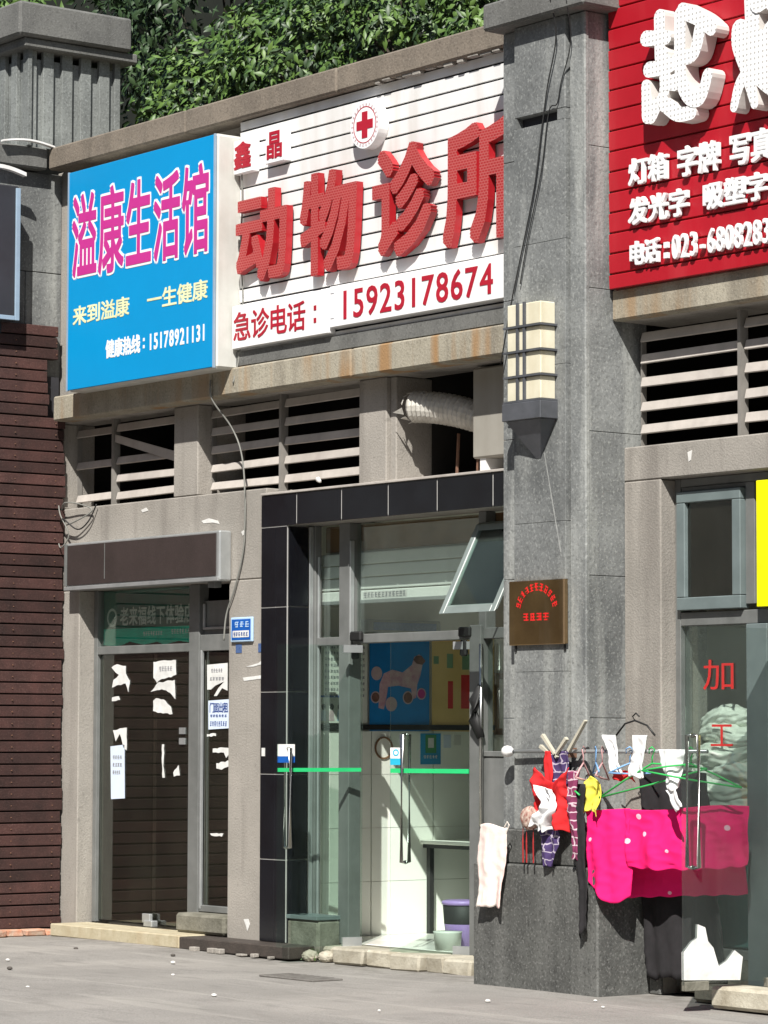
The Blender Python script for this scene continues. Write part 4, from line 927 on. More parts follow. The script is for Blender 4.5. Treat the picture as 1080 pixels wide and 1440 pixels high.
cable('cable', [(6.78, -.56, 6.25), (6.72, -.47, 6.0), (6.62, -.465, 5.75), (6.58, -.465, 5.62), (6.50, -.465, 5.58), (6.43, -.47, 5.2), (6.30, -.47, 4.8), (6.22, -.47, 4.5)], .004, 'cable', 'second thin cable with a kink beside the slot on the pillar')
cable('cable', [(2.30, -.20, 4.25), (2.31, -.19, 4.1), (2.36, -.05, 3.9), (2.45, -.02, 3.7), (2.50, -.02, 3.4), (2.49, -.02, 3.0), (2.38, -.02, 2.7), (2.27, -.02, 2.5), (2.25, -.03, 2.3)], .007, 'cable_grey', 'grey cable hanging from the sign beam beside the second vent')
cable('cable', [(2.62, -.16, 5.95), (2.63, -.15, 5.6), (2.60, -.14, 5.2), (2.63, -.14, 4.8), (2.60, -.15, 4.4), (2.58, -.19, 4.2)], .006, 'cable_grey', 'grey cable running down beside the edge of the blue sign')
for k, pts in enumerate(([(-.08, -.03, 3.40), (.05, -.08, 3.46), (.25, -.06, 3.44), (.40, -.04, 3.38), (.20, -.08, 3.30), (0, -.05, 3.28)], [(-.06, -.05, 3.30), (.06, -.10, 3.33), (.2, -.05, 3.24), (.35, -.04, 3.30), (.45, -.03, 3.43)], [(-.1, -.05, 3.18), (.0, -.08, 3.10), (.1, -.07, 3.2), (.02, -.1, 3.36), (-.08, -.06, 3.45), (-.12, -.05, 3.3)])):
    cable('cable', pts, .006, ['cable_grey', 'cable', 'cable_grey'][k], ['grey loop of the cable tangle at left end of the vent', 'black loose end of the cable tangle at left end of the vent', 'drooping loop lowest in the cable tangle beside the plank wall'][k])

# ---------------------------------------------------------------- signs
# blue sign
t = thing('blue_shop_sign', 'bright blue light box sign with magenta characters above the empty shop', 'sign', (1.5, -.18, 4.3))
box('housing', 'cream_side', t, .485, 2.555, -.33, -.02, 4.305, 6.07, .02); box('face', 'sign_blue', t, .50, 2.535, -.345, -.331, 4.315, 6.06, .004)
box('trim', 'sign_frame', t, 2.537, 2.553, -.348, -.331, 4.31, 6.065); box('trim', 'sign_frame', t, .484, .498, -.348, -.331, 4.31, 6.065)
def outlined(parent, text, x0, x1, z0, z1, y, o1, o2, m1, m2, cw):
    n = len(text); pit = (x1 - x0) / n
    for i, ch in enumerate(text):
        if ch == ' ': continue
        cx = x0 + pit * (i + .5)
        mb = MB(); put_char(mb, ch, cx, z0, pit * cw, z1 - z0, y, .0015, o2); mb.build('letter_outline', [m2, m2], parent)
        mb = MB(); put_char(mb, ch, cx, z0, pit * cw, z1 - z0, y - .003, .0015, o1); mb.build('letter', [m1, m1], parent)
outlined(t, '溢康生活馆', .545, 2.50, 5.20, 5.82, -.3455, .022, .054, 'magenta', 'white_board', .80)
line(t, '来到溢康', .575, 1.40, 4.825, 4.965, -.3455, .002, 'cream_print', .022, .84); line(t, '一生健康', 1.645, 2.47, 4.835, 4.975, -.3455, .002, 'cream_print', .022, .84)
line(t, '健康热线', 1.065, 1.555, 4.52, 4.65, -.3455, .002, 'white_board', .035, .84); line(t, '15178921131', 1.665, 2.455, 4.525, 4.645, -.3455, .002, 'white_board', .03, .72)
for z in (4.545, 4.60): box('colon_dot', 'white_board', t, 1.595, 1.617, -.3475, -.3455, z, z + .025)

# white clinic sign
t = thing('clinic_sign', 'white slatted animal clinic sign with large red raised characters', 'sign', (4.2, -.1, 4.34))
box('backing', 'slot_dark', t, 2.56, 6.0, -.105, -.08, 4.34, 6.178)
z = 6.176
zb = [6.178, 6.099] + [6.099 - .108 * i for i in range(1, 17)] + [4.345]
zb = [q for q in zb if q > 4.40] + [4.345]
for i in range(len(zb) - 1):
    o = box('slat', 'white_paint', t, 2.565, 6.0, -.125, -.108, zb[i + 1] + .008, zb[i] - .008, .002)
    o.rotation_euler.x = R(3)
box('base_rail', 'cap_concrete', t, 2.56, 6.0, -.15, -.126, 4.33, 4.44, .003)
# water stain strips are dirt on slats: left out of geometry
for x0, x1, z0_, z1_ in ((2.55, 2.86, 5.755, 6.01), (2.97, 3.235, 5.76, 6.04)): pass
LY = -.20
def big(ch, x0, x1, z0, z1, off=.035, slant=0, depth=.055):
    mb = MB(); put_char(mb, ch, (x0 + x1) / 2, z0, x1 - x0, z1 - z0, LY + depth, depth, off, slant); return mb
big('动', 2.66, 3.23, 4.94, 5.56, .032).build('raised_character', ['letter_red', 'letter_red_side'], t)
big('物', 3.49, 4.07, 4.905, 5.575, .032).build('raised_character', ['letter_red', 'letter_red_side'], t)
big('诊', 4.34, 4.93, 4.93, 5.63, .032).build('raised_character', ['letter_red', 'letter_red_side'], t)
big('所', 5.15, 5.79, 4.92, 5.67, .032).build('raised_character', ['letter_red', 'letter_red_side'], t)
for ch, x0, x1, z0, z1 in (('鑫', 2.59, 2.79, 5.80, 5.985), ('晶', 3.00, 3.19, 5.82, 6.01)):
    b_ = box('character_block', 'white_board', t, x0 - .02, x1 + .03, -.19, -.128, z0 - .035, z1 + .03, .004)
    mb = MB(); put_char(mb, ch, (x0 + x1) / 2, z0, x1 - x0 - .01, z1 - z0, -.1905, .003, .028); mb.build('letter', ['print_red', 'print_red'], t)
def disc(mb, cx, cz, r_, plane, d0, d1, n=40): return mb.prism([(cx + r_ * math.cos(2 * math.pi * i / n), cz + r_ * math.sin(2 * math.pi * i / n)) for i in range(n)], plane, d0, d1)
disc(MB(), 4.22, 5.885, .168, PF(-.128), -.085, 0).build('emblem_drum', 'white_board', t)
ringmb(MB(), .132, .125, 4.22, 5.885, PF(-.2132), -.001, 0, 36).build('emblem_ring', 'print_red', t)
mb = MB()
for i in range(26):
    an = 2 * math.pi * i / 26; 
    marks(mb, [(-.009, .009, -.011, .011)], lambda u, v, d, an=an: (4.22 + (.146 + v) * math.cos(an) - u * math.sin(an), -.2133 + d, 5.885 + (.146 + v) * math.sin(an) + u * math.cos(an)), seed=i)
mb.build('emblem_print', 'circle_pale', t)
c0, c1 = .032, .094
MB().prism([(4.22 + u, 5.885 + v) for u, v in ((-c0, -c1), (c0, -c1), (c0, -c0), (c1, -c0), (c1, c0), (c0, c0), (c0, c1), (-c0, c1), (-c0, c0), (-c1, c0), (-c1, -c0), (-c0, -c0))], PF(-.2132), -.003, 0).build('red_cross', 'print_red', t)
box('phone_board', 'white_board', t, 2.572, 3.775, -.195, -.13, 4.455, 4.775, .004); box('phone_board', 'white_board', t, 3.785, 5.95, -.195, -.13, 4.49, 4.785, .004)
box('board_edge', 'ink_grey', t, 3.80, 3.84, -.1962, -.1952, 4.73, 4.736); box('board_edge', 'ink_grey', t, 3.80, 3.84, -.1962, -.1952, 4.55, 4.556)
line(t, '急诊电话', 2.59, 3.50, 4.51, 4.71, -.1955, .003, 'print_red', .014, .86)
for z in (4.545, 4.635): box('colon_dot', 'print_red', t, 3.60, 3.63, -.1985, -.1955, z, z + .035)
line(t, '15923178674', 3.895, 5.625, 4.535, 4.735, -.1955, .003, 'print_red', .014, .80)

# red sign
t = thing('red_shop_sign', 'red slatted sign of the sign maker with white raised characters', 'sign', (8, -.2, 4.4))
box('backing', 'letter_red_side', t, 6.83, 9.5, -.225, -.10, 4.42, 6.5)
zb = [4.41] + [4.51 + .131 * i for i in range(16)]
for i in range(len(zb) - 1):
    o = box('slat', 'board_red', t, 6.83, 9.5, -.25, -.226, zb[i] + .006, zb[i + 1] - .006, .004); o.rotation_euler.x = R(3)
Q = [((7.302, 5.928), (7.492, 5.90)), ((7.43, 6.04), (7.43, 5.788)), ((7.331, 5.726), (7.502, 5.717), (7.592, 5.745)), ((7.457, 5.80), (7.48, 5.62), (7.46, 5.53)), ((7.48, 5.61), (7.569, 5.607)),
     ((7.305, 5.63), (7.325, 5.44)), ((7.36, 5.43), (7.44, 5.50), (7.59, 5.405), (7.72, 5.395)), ((7.64, 6.04), (7.794, 5.96), (7.90, 5.88)), ((7.80, 5.90), (7.748, 5.76), (7.65, 5.74)),
     ((7.625, 6.02), (7.625, 5.66), (7.69, 5.50), (7.80, 5.47), (7.865, 5.60))]
mb = MB()
for k, q in enumerate(Q): stroke(q, [.050, .044] if k not in (4, 5) else [.038, .055], -.36, .10, mb, k)
mb.build('raised_character', ['letter_white', 'letter_white_side'], t)
Q = [((8.235, 6.22), (8.245, 5.78)), ((8.135, 5.83), (8.135, 5.74), (8.205, 5.58)), ((8.20, 5.56), (8.13, 5.49), (8.085, 5.37)), ((8.24, 5.74), (8.34, 5.74)), ((8.41, 5.78), (8.38, 5.66), (8.29, 5.55)),
     ((8.235, 5.70), (8.30, 5.54), (8.44, 5.42)), ((8.22, 5.52), (8.265, 5.36)), ((8.30, 5.97), (8.50, 6.02)), ((8.44, 6.2), (8.42, 5.95)), ((8.6, 5.9), (8.75, 5.5), (8.9, 5.45))]
mb = MB()
for k, q in enumerate(Q): stroke(q, [.068, .058] if k not in (2, 6) else [.05, .032], -.36, .10, mb, k)
mb.build('raised_character', ['letter_white', 'letter_white_side'], t)
WM = ['letter_white_side', 'letter_white_side']
WM = ['white_board', 'white_board']
for tx, x0, x1, z0, z1 in (('灯箱', 7.05, 7.415, 5.045, 5.20), ('字牌', 7.495, 7.875, 5.035, 5.205), ('写真', 7.955, 8.33, 5.035, 5.215), ('喷绘', 8.42, 8.8, 5.035, 5.215),
                           ('发光字', 7.05, 7.60, 4.795, 4.95), ('吸塑字', 7.72, 8.285, 4.80, 4.955), ('电话', 7.05, 7.335, 4.535, 4.675)):
    line(t, tx, x0, x1, z0, z1, -.262, .022, WM, .03, .84)
for z in (4.545, 4.61): box('colon_dot', 'white_board', t, 7.375, 7.41, -.284, -.262, z, z + .035)
line(t, '023-68082838', 7.44, 8.385, 4.53, 4.678, -.262, .022, WM, .012, .74)

# ---------------------------------------------------------------- AC unit and duct in third opening
t = thing('air_conditioner', 'grey outdoor air conditioner unit standing in the open vent bay', 'air conditioner', (5.4, .2, 3.40))
box('housing', 'ac_side', t, 5.06, 5.95, .08, .42, 3.48, 4.10, .012); box('end_panel', 'ac_side', t, 5.045, 5.059, .10, .40, 3.50, 4.08, .004)
for xx in (5.12, 5.75): box('foot', 'white_paint', t, xx, xx + .06, .1, .4, 3.377, 3.479)
t = thing('flexible_duct', 'ribbed silvery flexible duct with a torn open end', 'duct', (4.6, .25, 3.7))
pts = []; rr = []
N = 44
for i in range(N + 1):
    u = i / N; pts.append((4.44 + .75 * u, .05 + .30 * u, 3.885 - .02 * u - .20 * u * u)); rr.append(.098 + (.014 if i % 2 else 0))
MB().tube(pts, rr, 18, cap=False).build('hose', 'duct_foil', t, smooth=False, solid=.003)
MB().tube([(q[0] + .01, q[1], q[2]) for q in pts[2:20]], .080, 14, cap=False).build('inner_sleeve', 'slot_dark', t)
rn = random.Random(4); mb = MB()
for k in range(9):
    an = k * .7; c = Vector(pts[0]); r0 = .10
    q = [c + Vector((0, r0 * math.cos(an + d), r0 * math.sin(an + d))) for d in (-.25, .25)]
    tip = c + Vector((-rn.uniform(.03, .10), (r0 + rn.uniform(-.03, .02)) * math.cos(an), (r0 + rn.uniform(-.03, .02)) * math.sin(an)))
    mb.add([tuple(q[0]), tuple(q[1]), tuple(tip)], [(0, 1, 2)])
mb.build('torn_end', 'duct_foil', t, solid=.003)
for xx, lb in ((4.62, 'left thin rusty rod standing under the flexible duct'), (4.86, 'right thick rusty rod standing behind the flexible duct')):
    o = MB().tube([(xx, .3, 3.377), (xx + .01, .31, 3.7 + (xx > 4.8) * .25)], .012 + (xx > 4.8) * .006, 6).build('support_rod', 'rusty'); tag(o, lb, 'rod')
o = MB().tube([(3.35, .03, 3.44), (3.42, -.02, 3.44), (3.47, -.04, 3.42)], [.012, .02, .012], 7).build('bulb_socket', 'litter', smooth=True); tag(o, 'small white bulb socket lying on ledge under the second vent', 'fitting')

# ---------------------------------------------------------------- wing at left
WG = thing('wing_building', 'projecting wing clad in brown horizontal planks below grey stone', 'building', (-.5, -2, 0))
def gb(name, mat, *a_, **k): return box(name, mat, WG, *a_, **k)
gb('wall', 'cap_concrete', -3.5, -.20, -9.0, -.002, 0, 6.18)
gb('stone_panel', 'grey_stone', -.199, -.165, -.34, -.003, 4.5, 5.35, .004); gb('stone_panel', 'grey_stone', -.199, -.165, -1.5, -.345, 4.5, 5.35, .004)
gb('stone_panel', 'grey_stone', -.199, -.165, -.72, -.003, 5.356, 6.17, .004); gb('stone_panel', 'grey_stone', -.199, -.165, -1.5, -.725, 5.356, 6.17, .004)
zp = .045; i = 0
while zp < 4.84:
    yr = -.02 if zp < 4.10 else -.185
    top = zp + .089
    if zp > 4.55: yr = -.10
    gb('plank', 'brown_plank', -.135 - .0, -.05 + random.uniform(-.006, .004), -2.5, yr + random.uniform(-.012, .012), zp + .007, top, bevel=.004)
    for yn in (-.11, -.49):
        if yn < yr: gb('nail_head', 'rusty', -.052, -.043, yn - .004, yn + .004, zp + .042, zp + .050)
    zp += .0935; i += 1
gb('plank_backing', 'slot_dark', -.198, -.140, -2.5, -.03, .04, 4.5)
gb('cornice', 'cap_concrete', -.9, -.062, -9.0, -.201, 6.185, 6.36, bevel=.014)
# ribbed roof column
RC = thing('ribbed_column', 'ribbed grey stone roof column with a broad cap at upper left', 'column', (-.6, 0, 6.36))
box('core', 'rib_stone', RC, -1.25, -.135, -.36, .50, 6.362, 7.10, 0)
yy = [-.397, -.275, -.105, .065, .235, .40]
for a0 in (-.397, -.235, -.055, .125, .305, .455):
    w2 = .10 if a0 < .45 else .055
    box('rib', 'rib_stone', RC, -.134, -.095, a0, a0 + w2, 6.362, 7.19, .003)
for a0 in (-.175 - .0, -.36, -.545, -.73, -.915):
    box('rib', 'rib_stone', RC, a0 + .03, a0 + .115, -.399, -.361, 6.362, 7.19, .003)
box('cap', 'cap_concrete', RC, -1.4, .0, -.47, .62, 7.16, 7.24, .01); box('cap', 'cap_concrete', RC, -1.5, .05, -.55, .535, 7.241, 7.52, .02)
# left side dark panel box
t = thing('side_signbox', 'dark blank sign box with pale frame on the wing wall, cut by left picture edge', 'sign', (0, -.9, 4.88))
box('housing', 'panel_dark', t, -.164, .08, -1.6, -.555, 4.90, 5.99, .01)
box('frame', 'sign_frame', t, .081, .10, -.59, -.55, 4.90, 5.97, .003); box('frame', 'sign_frame', t, .081, .10, -1.6, -.592, 4.90, 4.935, .003)
box('hanger_bracket', 'black', t, -.16, .0, -.72, -.66, 4.80, 4.898); 
for a_, lb in ((((-.02, -.66, 6.372), (-.03, -.18, 6.372)), 'curved white strip lying on the wing cornice below the ribbed column'), (((.02, -.9, 6.14), (.02, -.47, 6.115)), 'white curved visor over the dark side sign box')):
    (x0, y0_, z0_), (x1, y1_, z1_) = a_
    mb = MB(); n = 8
    for k in range(n + 1):
        u = k / n; zz = z0_ + (z1_ - z0_) * u + .03 * math.sin(math.pi * u); y_ = y0_ + (y1_ - y0_) * u
        hh = .030 if z0_ < 6.2 else .014
        mb.v += [(x0 - .02, y_, zz), (x0 + .03, y_, zz), (x0 + .03, y_, zz - hh), (x0 - .02, y_, zz - hh)]
    for k in range(n):
        b_ = k * 4
        for q in range(4): mb.f.append((b_ + q, b_ + (q + 1) % 4, b_ + 4 + (q + 1) % 4, b_ + 4 + q)); mb.mi.append(0)
    mb.f += [(0, 1, 2, 3), (n * 4, n * 4 + 1, n * 4 + 2, n * 4 + 3)]; mb.mi += [0, 0]
    o = mb.build('white_strip', 'white_paint'); tag(o, lb, 'strip')
# grille posts fixed to the planks (mirrored in the empty shop's glass)
for k, yy_ in enumerate((-1.25, -1.05, -.85)):
    pass
# broken bricks at the wall base
rn = random.Random(8)
bx = [(.03, -.12), (.05, -.33), (.02, -.52), (.06, -.70), (.0, -.9)]
lbs = ['broken orange brick in the corner between plank wall and cream sill', 'pale mortar covered brick second from the corner under the planks', 'reddish brick third from the corner under the planks', 'orange brick lying fourth from the corner under the planks', 'brick at left picture edge under the planks']
for (x, y), lb in zip(bx, lbs):
    mb = MB().box(x - .06, x + .05, y - .10, y + .085, -.003, .05 + rn.uniform(-.015, .01)); mb.v = [(a_ + rn.uniform(-.012, .012), b_ + rn.uniform(-.01, .01), c_ + rn.uniform(-.006, .006)) for a_, b_, c_ in mb.v]
    o = mb.build('broken_brick', 'brick_orange', bevel=.01); tag(o, lb, 'brick', 'broken bricks along the plank wall')

# ---------------------------------------------------------------- laundry
def rodp(x): return (x, -.50 + .02 * (x - 6.1), 1.497)
t = thing('clothes_rail', 'grey metal clothes rail with white knob end fixed across the pillar', 'rail', (6.9, -.5, 1.49))
MB().tube([(6.13, -.50, 1.495), (7.93, -.46, 1.505)], .0125, 10).build('rod', 'alu_light', t, smooth=True)
kb = MB(); 
for r_, x in ((.0, 6.085), (.02, 6.09), (.034, 6.105), (.038, 6.125), (.034, 6.15), (.02, 6.17), (.014, 6.19)): kb.v += [(x, -.5 + r_ * math.cos(q * math.pi / 6), 1.495 + r_ * math.sin(q * math.pi / 6)) for q in range(12)]
for i in range(6):
    for q in range(12): kb.f.append((i * 12 + q, i * 12 + (q + 1) % 12, (i + 1) * 12 + (q + 1) % 12, (i + 1) * 12 + q)); kb.mi.append(0)
kb.build('end_knob', 'white_paint', t, smooth=True)
box('wall_bracket', 'rusty', t, 6.70, 6.72, -.49, -.43, 1.46, 1.52); 
def cloth(name, outline_fn, mat, lb, cat, nu=40, nv=26, amp=.02, freq=9, seed=0, thick=.004, parent=None, plane=None):
    nu = max(nu, 24); nv = max(nv, 32); amp *= 1.25; garment = parent is None
    """outline_fn(u,v) -> (x, y, z)"""
    rn = random.Random(seed); f1, f2, p1, p2 = freq * rn.uniform(.8, 1.2), freq * 2.3, rn.uniform(0, 6), rn.uniform(0, 6)
    mb = MB()
    for i in range(nu + 1):
        for j in range(nv + 1):
            u, v = i / nu, j / nv; x, y, z = outline_fn(u, v)
            A = amp * (.25 + .75 * v)
            y += A * math.sin(u * f1 + p1 + 1.6 * v) + A * .4 * math.sin(u * f2 + p2 - 3 * v) + amp * .3 * math.sin(7 * v + 3 * u + p1)
            q_ = x * 31 + z * 17 + seed; q2 = x * 23 - z * 37 + seed * 2
            y += amp * (.16 if parent is not None else .38) * (abs(math.sin(q_ + 1.7 * math.sin(q2 * .5))) + .6 * abs(math.sin(q2 * 1.3 + math.sin(q_))))
            if garment:
                ed = (abs(2 * u - 1) ** 2)
                x += ed * .007 * math.sin(z * 19 + p1 * (1 if u < .5 else 2)); z += v * .008 * math.sin(x * 40 + p2)
            z += amp * .25 * math.sin(u * f2 * 1.3 + p2) * (v > .9); x += amp * (.1 if parent is not None else .3) * math.sin(v * 9 + p1)
            mb.v.append((x, y, z))
    for i in range(nu):
        for j in range(nv):
            a_ = i * (nv + 1) + j; mb.f.append((a_, a_ + 1, a_ + nv + 2, a_ + nv + 1)); mb.mi.append(0)
    o = mb.build(name, mat, parent, smooth=True, solid=thick)
    if parent is None: tag(o, lb, cat)
    return o
# the pink sheet: line from (6.93,-.52) to (8.06,-.16)
def PL(s): return (6.95 + 1.11 * s, -.53 + .37 * s)
t = thing('pink_sheet', 'large hot pink bed sheet with small white flowers folded over hangers', 'sheet', (7.5, -.35, .6))
def fA(u, v):
    s = .25 + .72 * u; x, y = PL(s); zt = 1.150 + .03 * u - .010 * math.sin(u * math.pi * 2); zb_ = .795 + .03 * u - .02 * math.sin(u * math.pi)
    return (x + .01 * v * math.sin(u * 5), y - .05, zt + (zb_ - zt) * v)
cloth('front_fold', fA, 'pink_cloth', None, None, 90, 50, .020, 13, 2, parent=t)
def fB(u, v):
    s = -.01 + .28 * u; x, y = PL(s); zt = 1.135 + .02 * u; zb_ = .70 - .13 * max(0, min(1, u * 1.6)) + .05 * max(0, u - .7) * 3
    return (x + .06 * v * (1 - u) * .6, y - .03 - .03 * v, zt + (zb_ - zt) * v)
cloth('left_fold', fB, 'pink_cloth', None, None, 36, 44, .022, 6, 4, parent=t)
def fC(u, v):
    s = .22 + .72 * u; x, y = PL(s); zt = 1.10; zb_ = .60 + .045 * u
    return (x - .14, y + .10, zt + (zb_ - zt) * v)
cloth('back_fold', fC, 'pink_cloth', None, None, 70, 30, .012, 12, 6, parent=t)
# dark trousers behind
def fD(u, v): return (6.93 + .16 * u - .02 * v, -.40 - .02 * u, 1.36 + (.33 - 1.36) * v)
cloth('black_trousers', lambda u, v: (6.875 + .105 * u + .03 * v, -.60, 1.30 + (.36 - 1.30) * v + .05 * u * v), 'black_cloth', 'black trouser leg hanging left of the pink sheet down to plinth height', 'trousers', 12, 24, .015, 4, 7)
cloth('black_coat', lambda u, v: (7.10 + .46 * u - .04 * (1 - v) + .12 * v * u, -.215 + .13 * u, 1.40 - .05 * abs(u - .4) + (.10 - 1.38) * v), 'black_cloth', 'black garment behind the pink sheet and green hanger, lengthened to fill the shade below', 'garment', 30, 30, .014, 14, 8)  # garment drawn down almost to the ground to blacken the shaded area
# towel lower left
def fT(u, v):
    w0 = .285 - .07 * v; x = 5.955 + w0 * u + .02 * v - .0 * v
    return (x, -.60 - .02 * v, 1.025 + .012 * math.sin(u * 5) + (.485 - 1.02 + .03 * u) * v)
cloth('towel', fT, 'towel_cloth', 'pale pink worn towel hanging at the left end below the rail', 'towel', 16, 26, .010, 6, 9)
o = MB().tube([(6.22, -.60, 1.02), (6.245, -.60, 1.05), (6.265, -.60, 1.03), (6.24, -.60, .99)], .005, 6).build('towel_loop', 'towel_cloth', bpy.data.objects['towel'])
# red blouse + navy skirt etc
cloth('red_blouse', lambda u, v: (6.47 + .36 * u + .05 * v * (1 - u) - .04 * math.sin(v * 3), -.585, 1.40 - .22 * (1 - u) * (1 - v) * 0 + (-.32 - .08 * u) * v - .10 * (1 - abs(2 * u - 1)) * (1 - v)), 'red_cloth', 'bright red blouse bunched over the rail in front of the pillar', 'blouse', 20, 16, .035, 9, 10)
cloth('red_blouse_strap', lambda u, v: (6.565 + .05 * u + .01 * v, -.56, 1.50 + (-.32) * v), 'red_cloth', 'narrow red strap of cloth hanging from rail left of the navy top', 'cloth', 6, 10, .008, 4, 11)
cloth('printed_cloth', lambda u, v: (6.565 + .15 * u - .02 * v + .04 * math.sin(v * 4), -.64, 1.29 + (-.26) * v - .03 * u), 'white_cloth', 'crumpled white cloth bundle pinned in front of the red blouse', 'cloth', 14, 12, .03, 8, 12)
cloth('navy_blouse', lambda u, v: (6.60 + .16 * u + .02 * v * (u - .5), -.535, 1.50 + (-.36) * v), 'navy_stripe', 'navy blouse with pale check lines hung over the rail', 'top', 12, 14, .018, 6, 13)
cloth('navy_sock', lambda u, v: (6.555 + .155 * u * (1 - .45 * max(0, v - .6) * 2) + .03 * v, -.60, 1.09 + (-.30) * v), 'navy_stripe', 'navy patterned cloth with pale squares dangling low by the red blouse', 'sock', 10, 16, .014, 5, 14)
cloth('plum_scarf', lambda u, v: (6.82 + .10 * u - .015 * math.sin(v * 5), -.60, 1.38 + (-.54) * v), 'plum_stripe', 'plum scarf with white marks hanging beside the pink sheet', 'scarf', 8, 22, .02, 5, 15)
cloth('yellow_shirt', lambda u, v: (6.925 + .17 * u + .015 * math.sin(5 * v) + .03 * (.5 - u) * v, -.57, 1.35 - .05 * abs(u - .5) * 2 + (-.19 - .01 * u) * v), 'yellow_cloth', 'small bright yellow shirt hanging above the left end of the pink sheet', 'shirt', 14, 12, .016, 7, 16)
cloth('red_cap_cloth', lambda u, v: (7.14 + .19 * u, -.50, 1.385 - .02 * abs(u - .5) + (-.055) * v), 'red_cloth', 'small piece of red cloth behind the yellow shirt', 'cloth', 10, 6, .012, 6, 17)
t = thing('printed_mask', 'bunched flower print cloth with red ribbons dangling from it', 'cloth', (6.46, -.58, .95))
crumple(6.47, -.60, 1.08, .082, .035, .068, 5).build('bunch', 'mask_print', t)
for x in (6.40, 6.435, 6.50): MB().tube([(x, -.60, 1.05), (x + .004, -.605, .93), (x, -.60, .80)], .0055, 5).build('ribbon', 'red_ribbon', t)
for k, (x0, x1, zt, zb_, sk, lb) in enumerate(((7.08, 7.17, 1.60, 1.375, .08, 'left white sock pinned upright over the rail'), (7.36, 7.46, 1.60, 1.345, -.04, 'right white sock pinned upright over the rail'))):
    cloth('white_sock', lambda u, v, x0=x0, x1=x1, zt=zt, zb_=zb_, sk=sk: (x0 + (x1 - x0) * u + sk * v + .03 * max(0, v - .7) * (u - .5), -.53, zt + (zb_ - zt) * v), 'white_cloth', lb, 'sock', 8, 12, .012, 4, 20 + k, group if False else .012)
cloth('white_vest', lambda u, v: (7.53 + .25 * u + .06 * v * (.5 - u) * 2.2, -.50, 1.515 + (-.20 - .04 * math.sin(u * 3)) * v), 'white_cloth', 'white vest folded over the rail between green hangers', 'vest', 16, 12, .014, 6, 22)
cloth('white_tag_cloth', lambda u, v: (7.62 + .07 * u + .06 * v, -.50, 1.27 + (-.12) * v + .02 * u), 'white_cloth', 'small white cloth tip hanging under the white vest', 'cloth', 6, 8, .008, 4, 23)
# pegs
for k, (a_, b_) in enumerate((((6.52, 1.60), (6.66, 1.46)), ((6.77, 1.50), (6.93, 1.69)), ((6.75, 1.58), (6.64, 1.47)), ((6.50, 1.53), (6.60, 1.48)))):
    mb = MB(); d = Vector((b_[0] - a_[0], 0, b_[1] - a_[1])); nn = Vector((-d.z, 0, d.x)).normalized() * .011
    A = Vector((a_[0], -.54, a_[1])); C_ = Vector((b_[0], -.54, b_[1]))
    for q in (-1, 1):
        pass
    vv = [A + nn, A - nn, C_ - nn * .6, C_ + nn * .6]
    mb.add([tuple(q + Vector((0, -.012, 0))) for q in vv] + [tuple(q + Vector((0, .012, 0))) for q in vv], [(0, 1, 2, 3), (4, 5, 6, 7), (0, 1, 5, 4), (1, 2, 6, 5), (2, 3, 7, 6), (3, 0, 4, 7)])
    o = mb.build('clothes_peg', 'peg_wood'); tag(o, ['weathered peg leaning left over the rail', 'longest weathered peg pointing up right above the rail', 'middle weathered peg crossing the navy top straps', 'shortest weathered peg at far left of the navy top'][k], 'peg')
def hanger(hx, hy, half, tilt, rz, mat, lb, drop=.11, hk=True):
    """wire hanger hooked on the rail at hx"""
    c, s = math.cos(rz), math.sin(rz)
    def X(u, z): return (hx + u * c, hy + u * s, 1.50 + z)
    pts = [X(-.022, -.012), X(-.024, .016), X(0, .03), X(.02, .012), X(.0, -.03), X(0, -.07)]
    t = thing('clothes_hanger', lb, 'hanger', (hx, hy, 1.36))
    MB().tube(pts, .005, 6).build('hook', mat, t, smooth=True)
    zt = -.07; L_, Rr_ = X(-half, zt - drop - tilt * half), X(half, zt - drop + tilt * half)
    MB().tube([L_, X(-half * .5, zt - drop * .45 - tilt * half * .5), X(0, zt), X(half * .5, zt - drop * .45 + tilt * half * .5), Rr_, ], .006, 6).build('shoulder', mat, t, smooth=True)
    MB().tube([L_, X(0, zt - drop - .005), Rr_], .006, 6).build('crossbar', mat, t, smooth=True)
    return t
hanger(7.49, -.50, .42, .22, R(8), 'hanger_green', 'bright green hanger over the middle of the pink sheet', .12)
hanger(7.80, -.47, .32, -.15, R(25), 'hanger_green', 'green hanger partly behind the open glass door', .09)
hanger(7.00, -.52, .17, .05, R(-35), 'hanger_blue', 'blue hanger carrying the plum scarf', .06)
hanger(7.29, -.50, .13, .0, R(40), 'hanger_blue', 'blue hanger between the two white socks', .06)
hanger(7.06, -.52, .13, .12, R(-60), 'hanger_pink', 'pink grey hanger over the yellow shirt', .09)
hanger(6.93, -.56, .10, .1, R(-70), 'hanger_pink', 'pink grey hanger left of the yellow shirt', .10)
o = MB().tube([(6.86, -.60, 1.165), (6.86, -.60, 1.22), (6.90, -.60, 1.255), (6.94, -.60, 1.23)], .006, 6).build('hanger_hook', 'hanger_green', smooth=True); tag(o, 'pale green hook of a hanger left end of the pink sheet', 'hook')
# black hanger on the wall above
t = thing('wall_hanger', 'black hanger hung on the pillar side above the white socks', 'hanger', (7.2, -.43, 1.65))
MB().tube([(7.10, -.44, 1.60), (7.18, -.44, 1.67), (7.27, -.44, 1.69), (7.38, -.44, 1.66), (7.45, -.44, 1.60)], .006, 6).build('shoulder', 'cable', t, smooth=True)
MB().tube([(7.27, -.44, 1.69), (7.25, -.44, 1.715), (7.28, -.44, 1.735), (7.31, -.44, 1.715)], .005, 6).build('hook', 'cable', t, smooth=True)

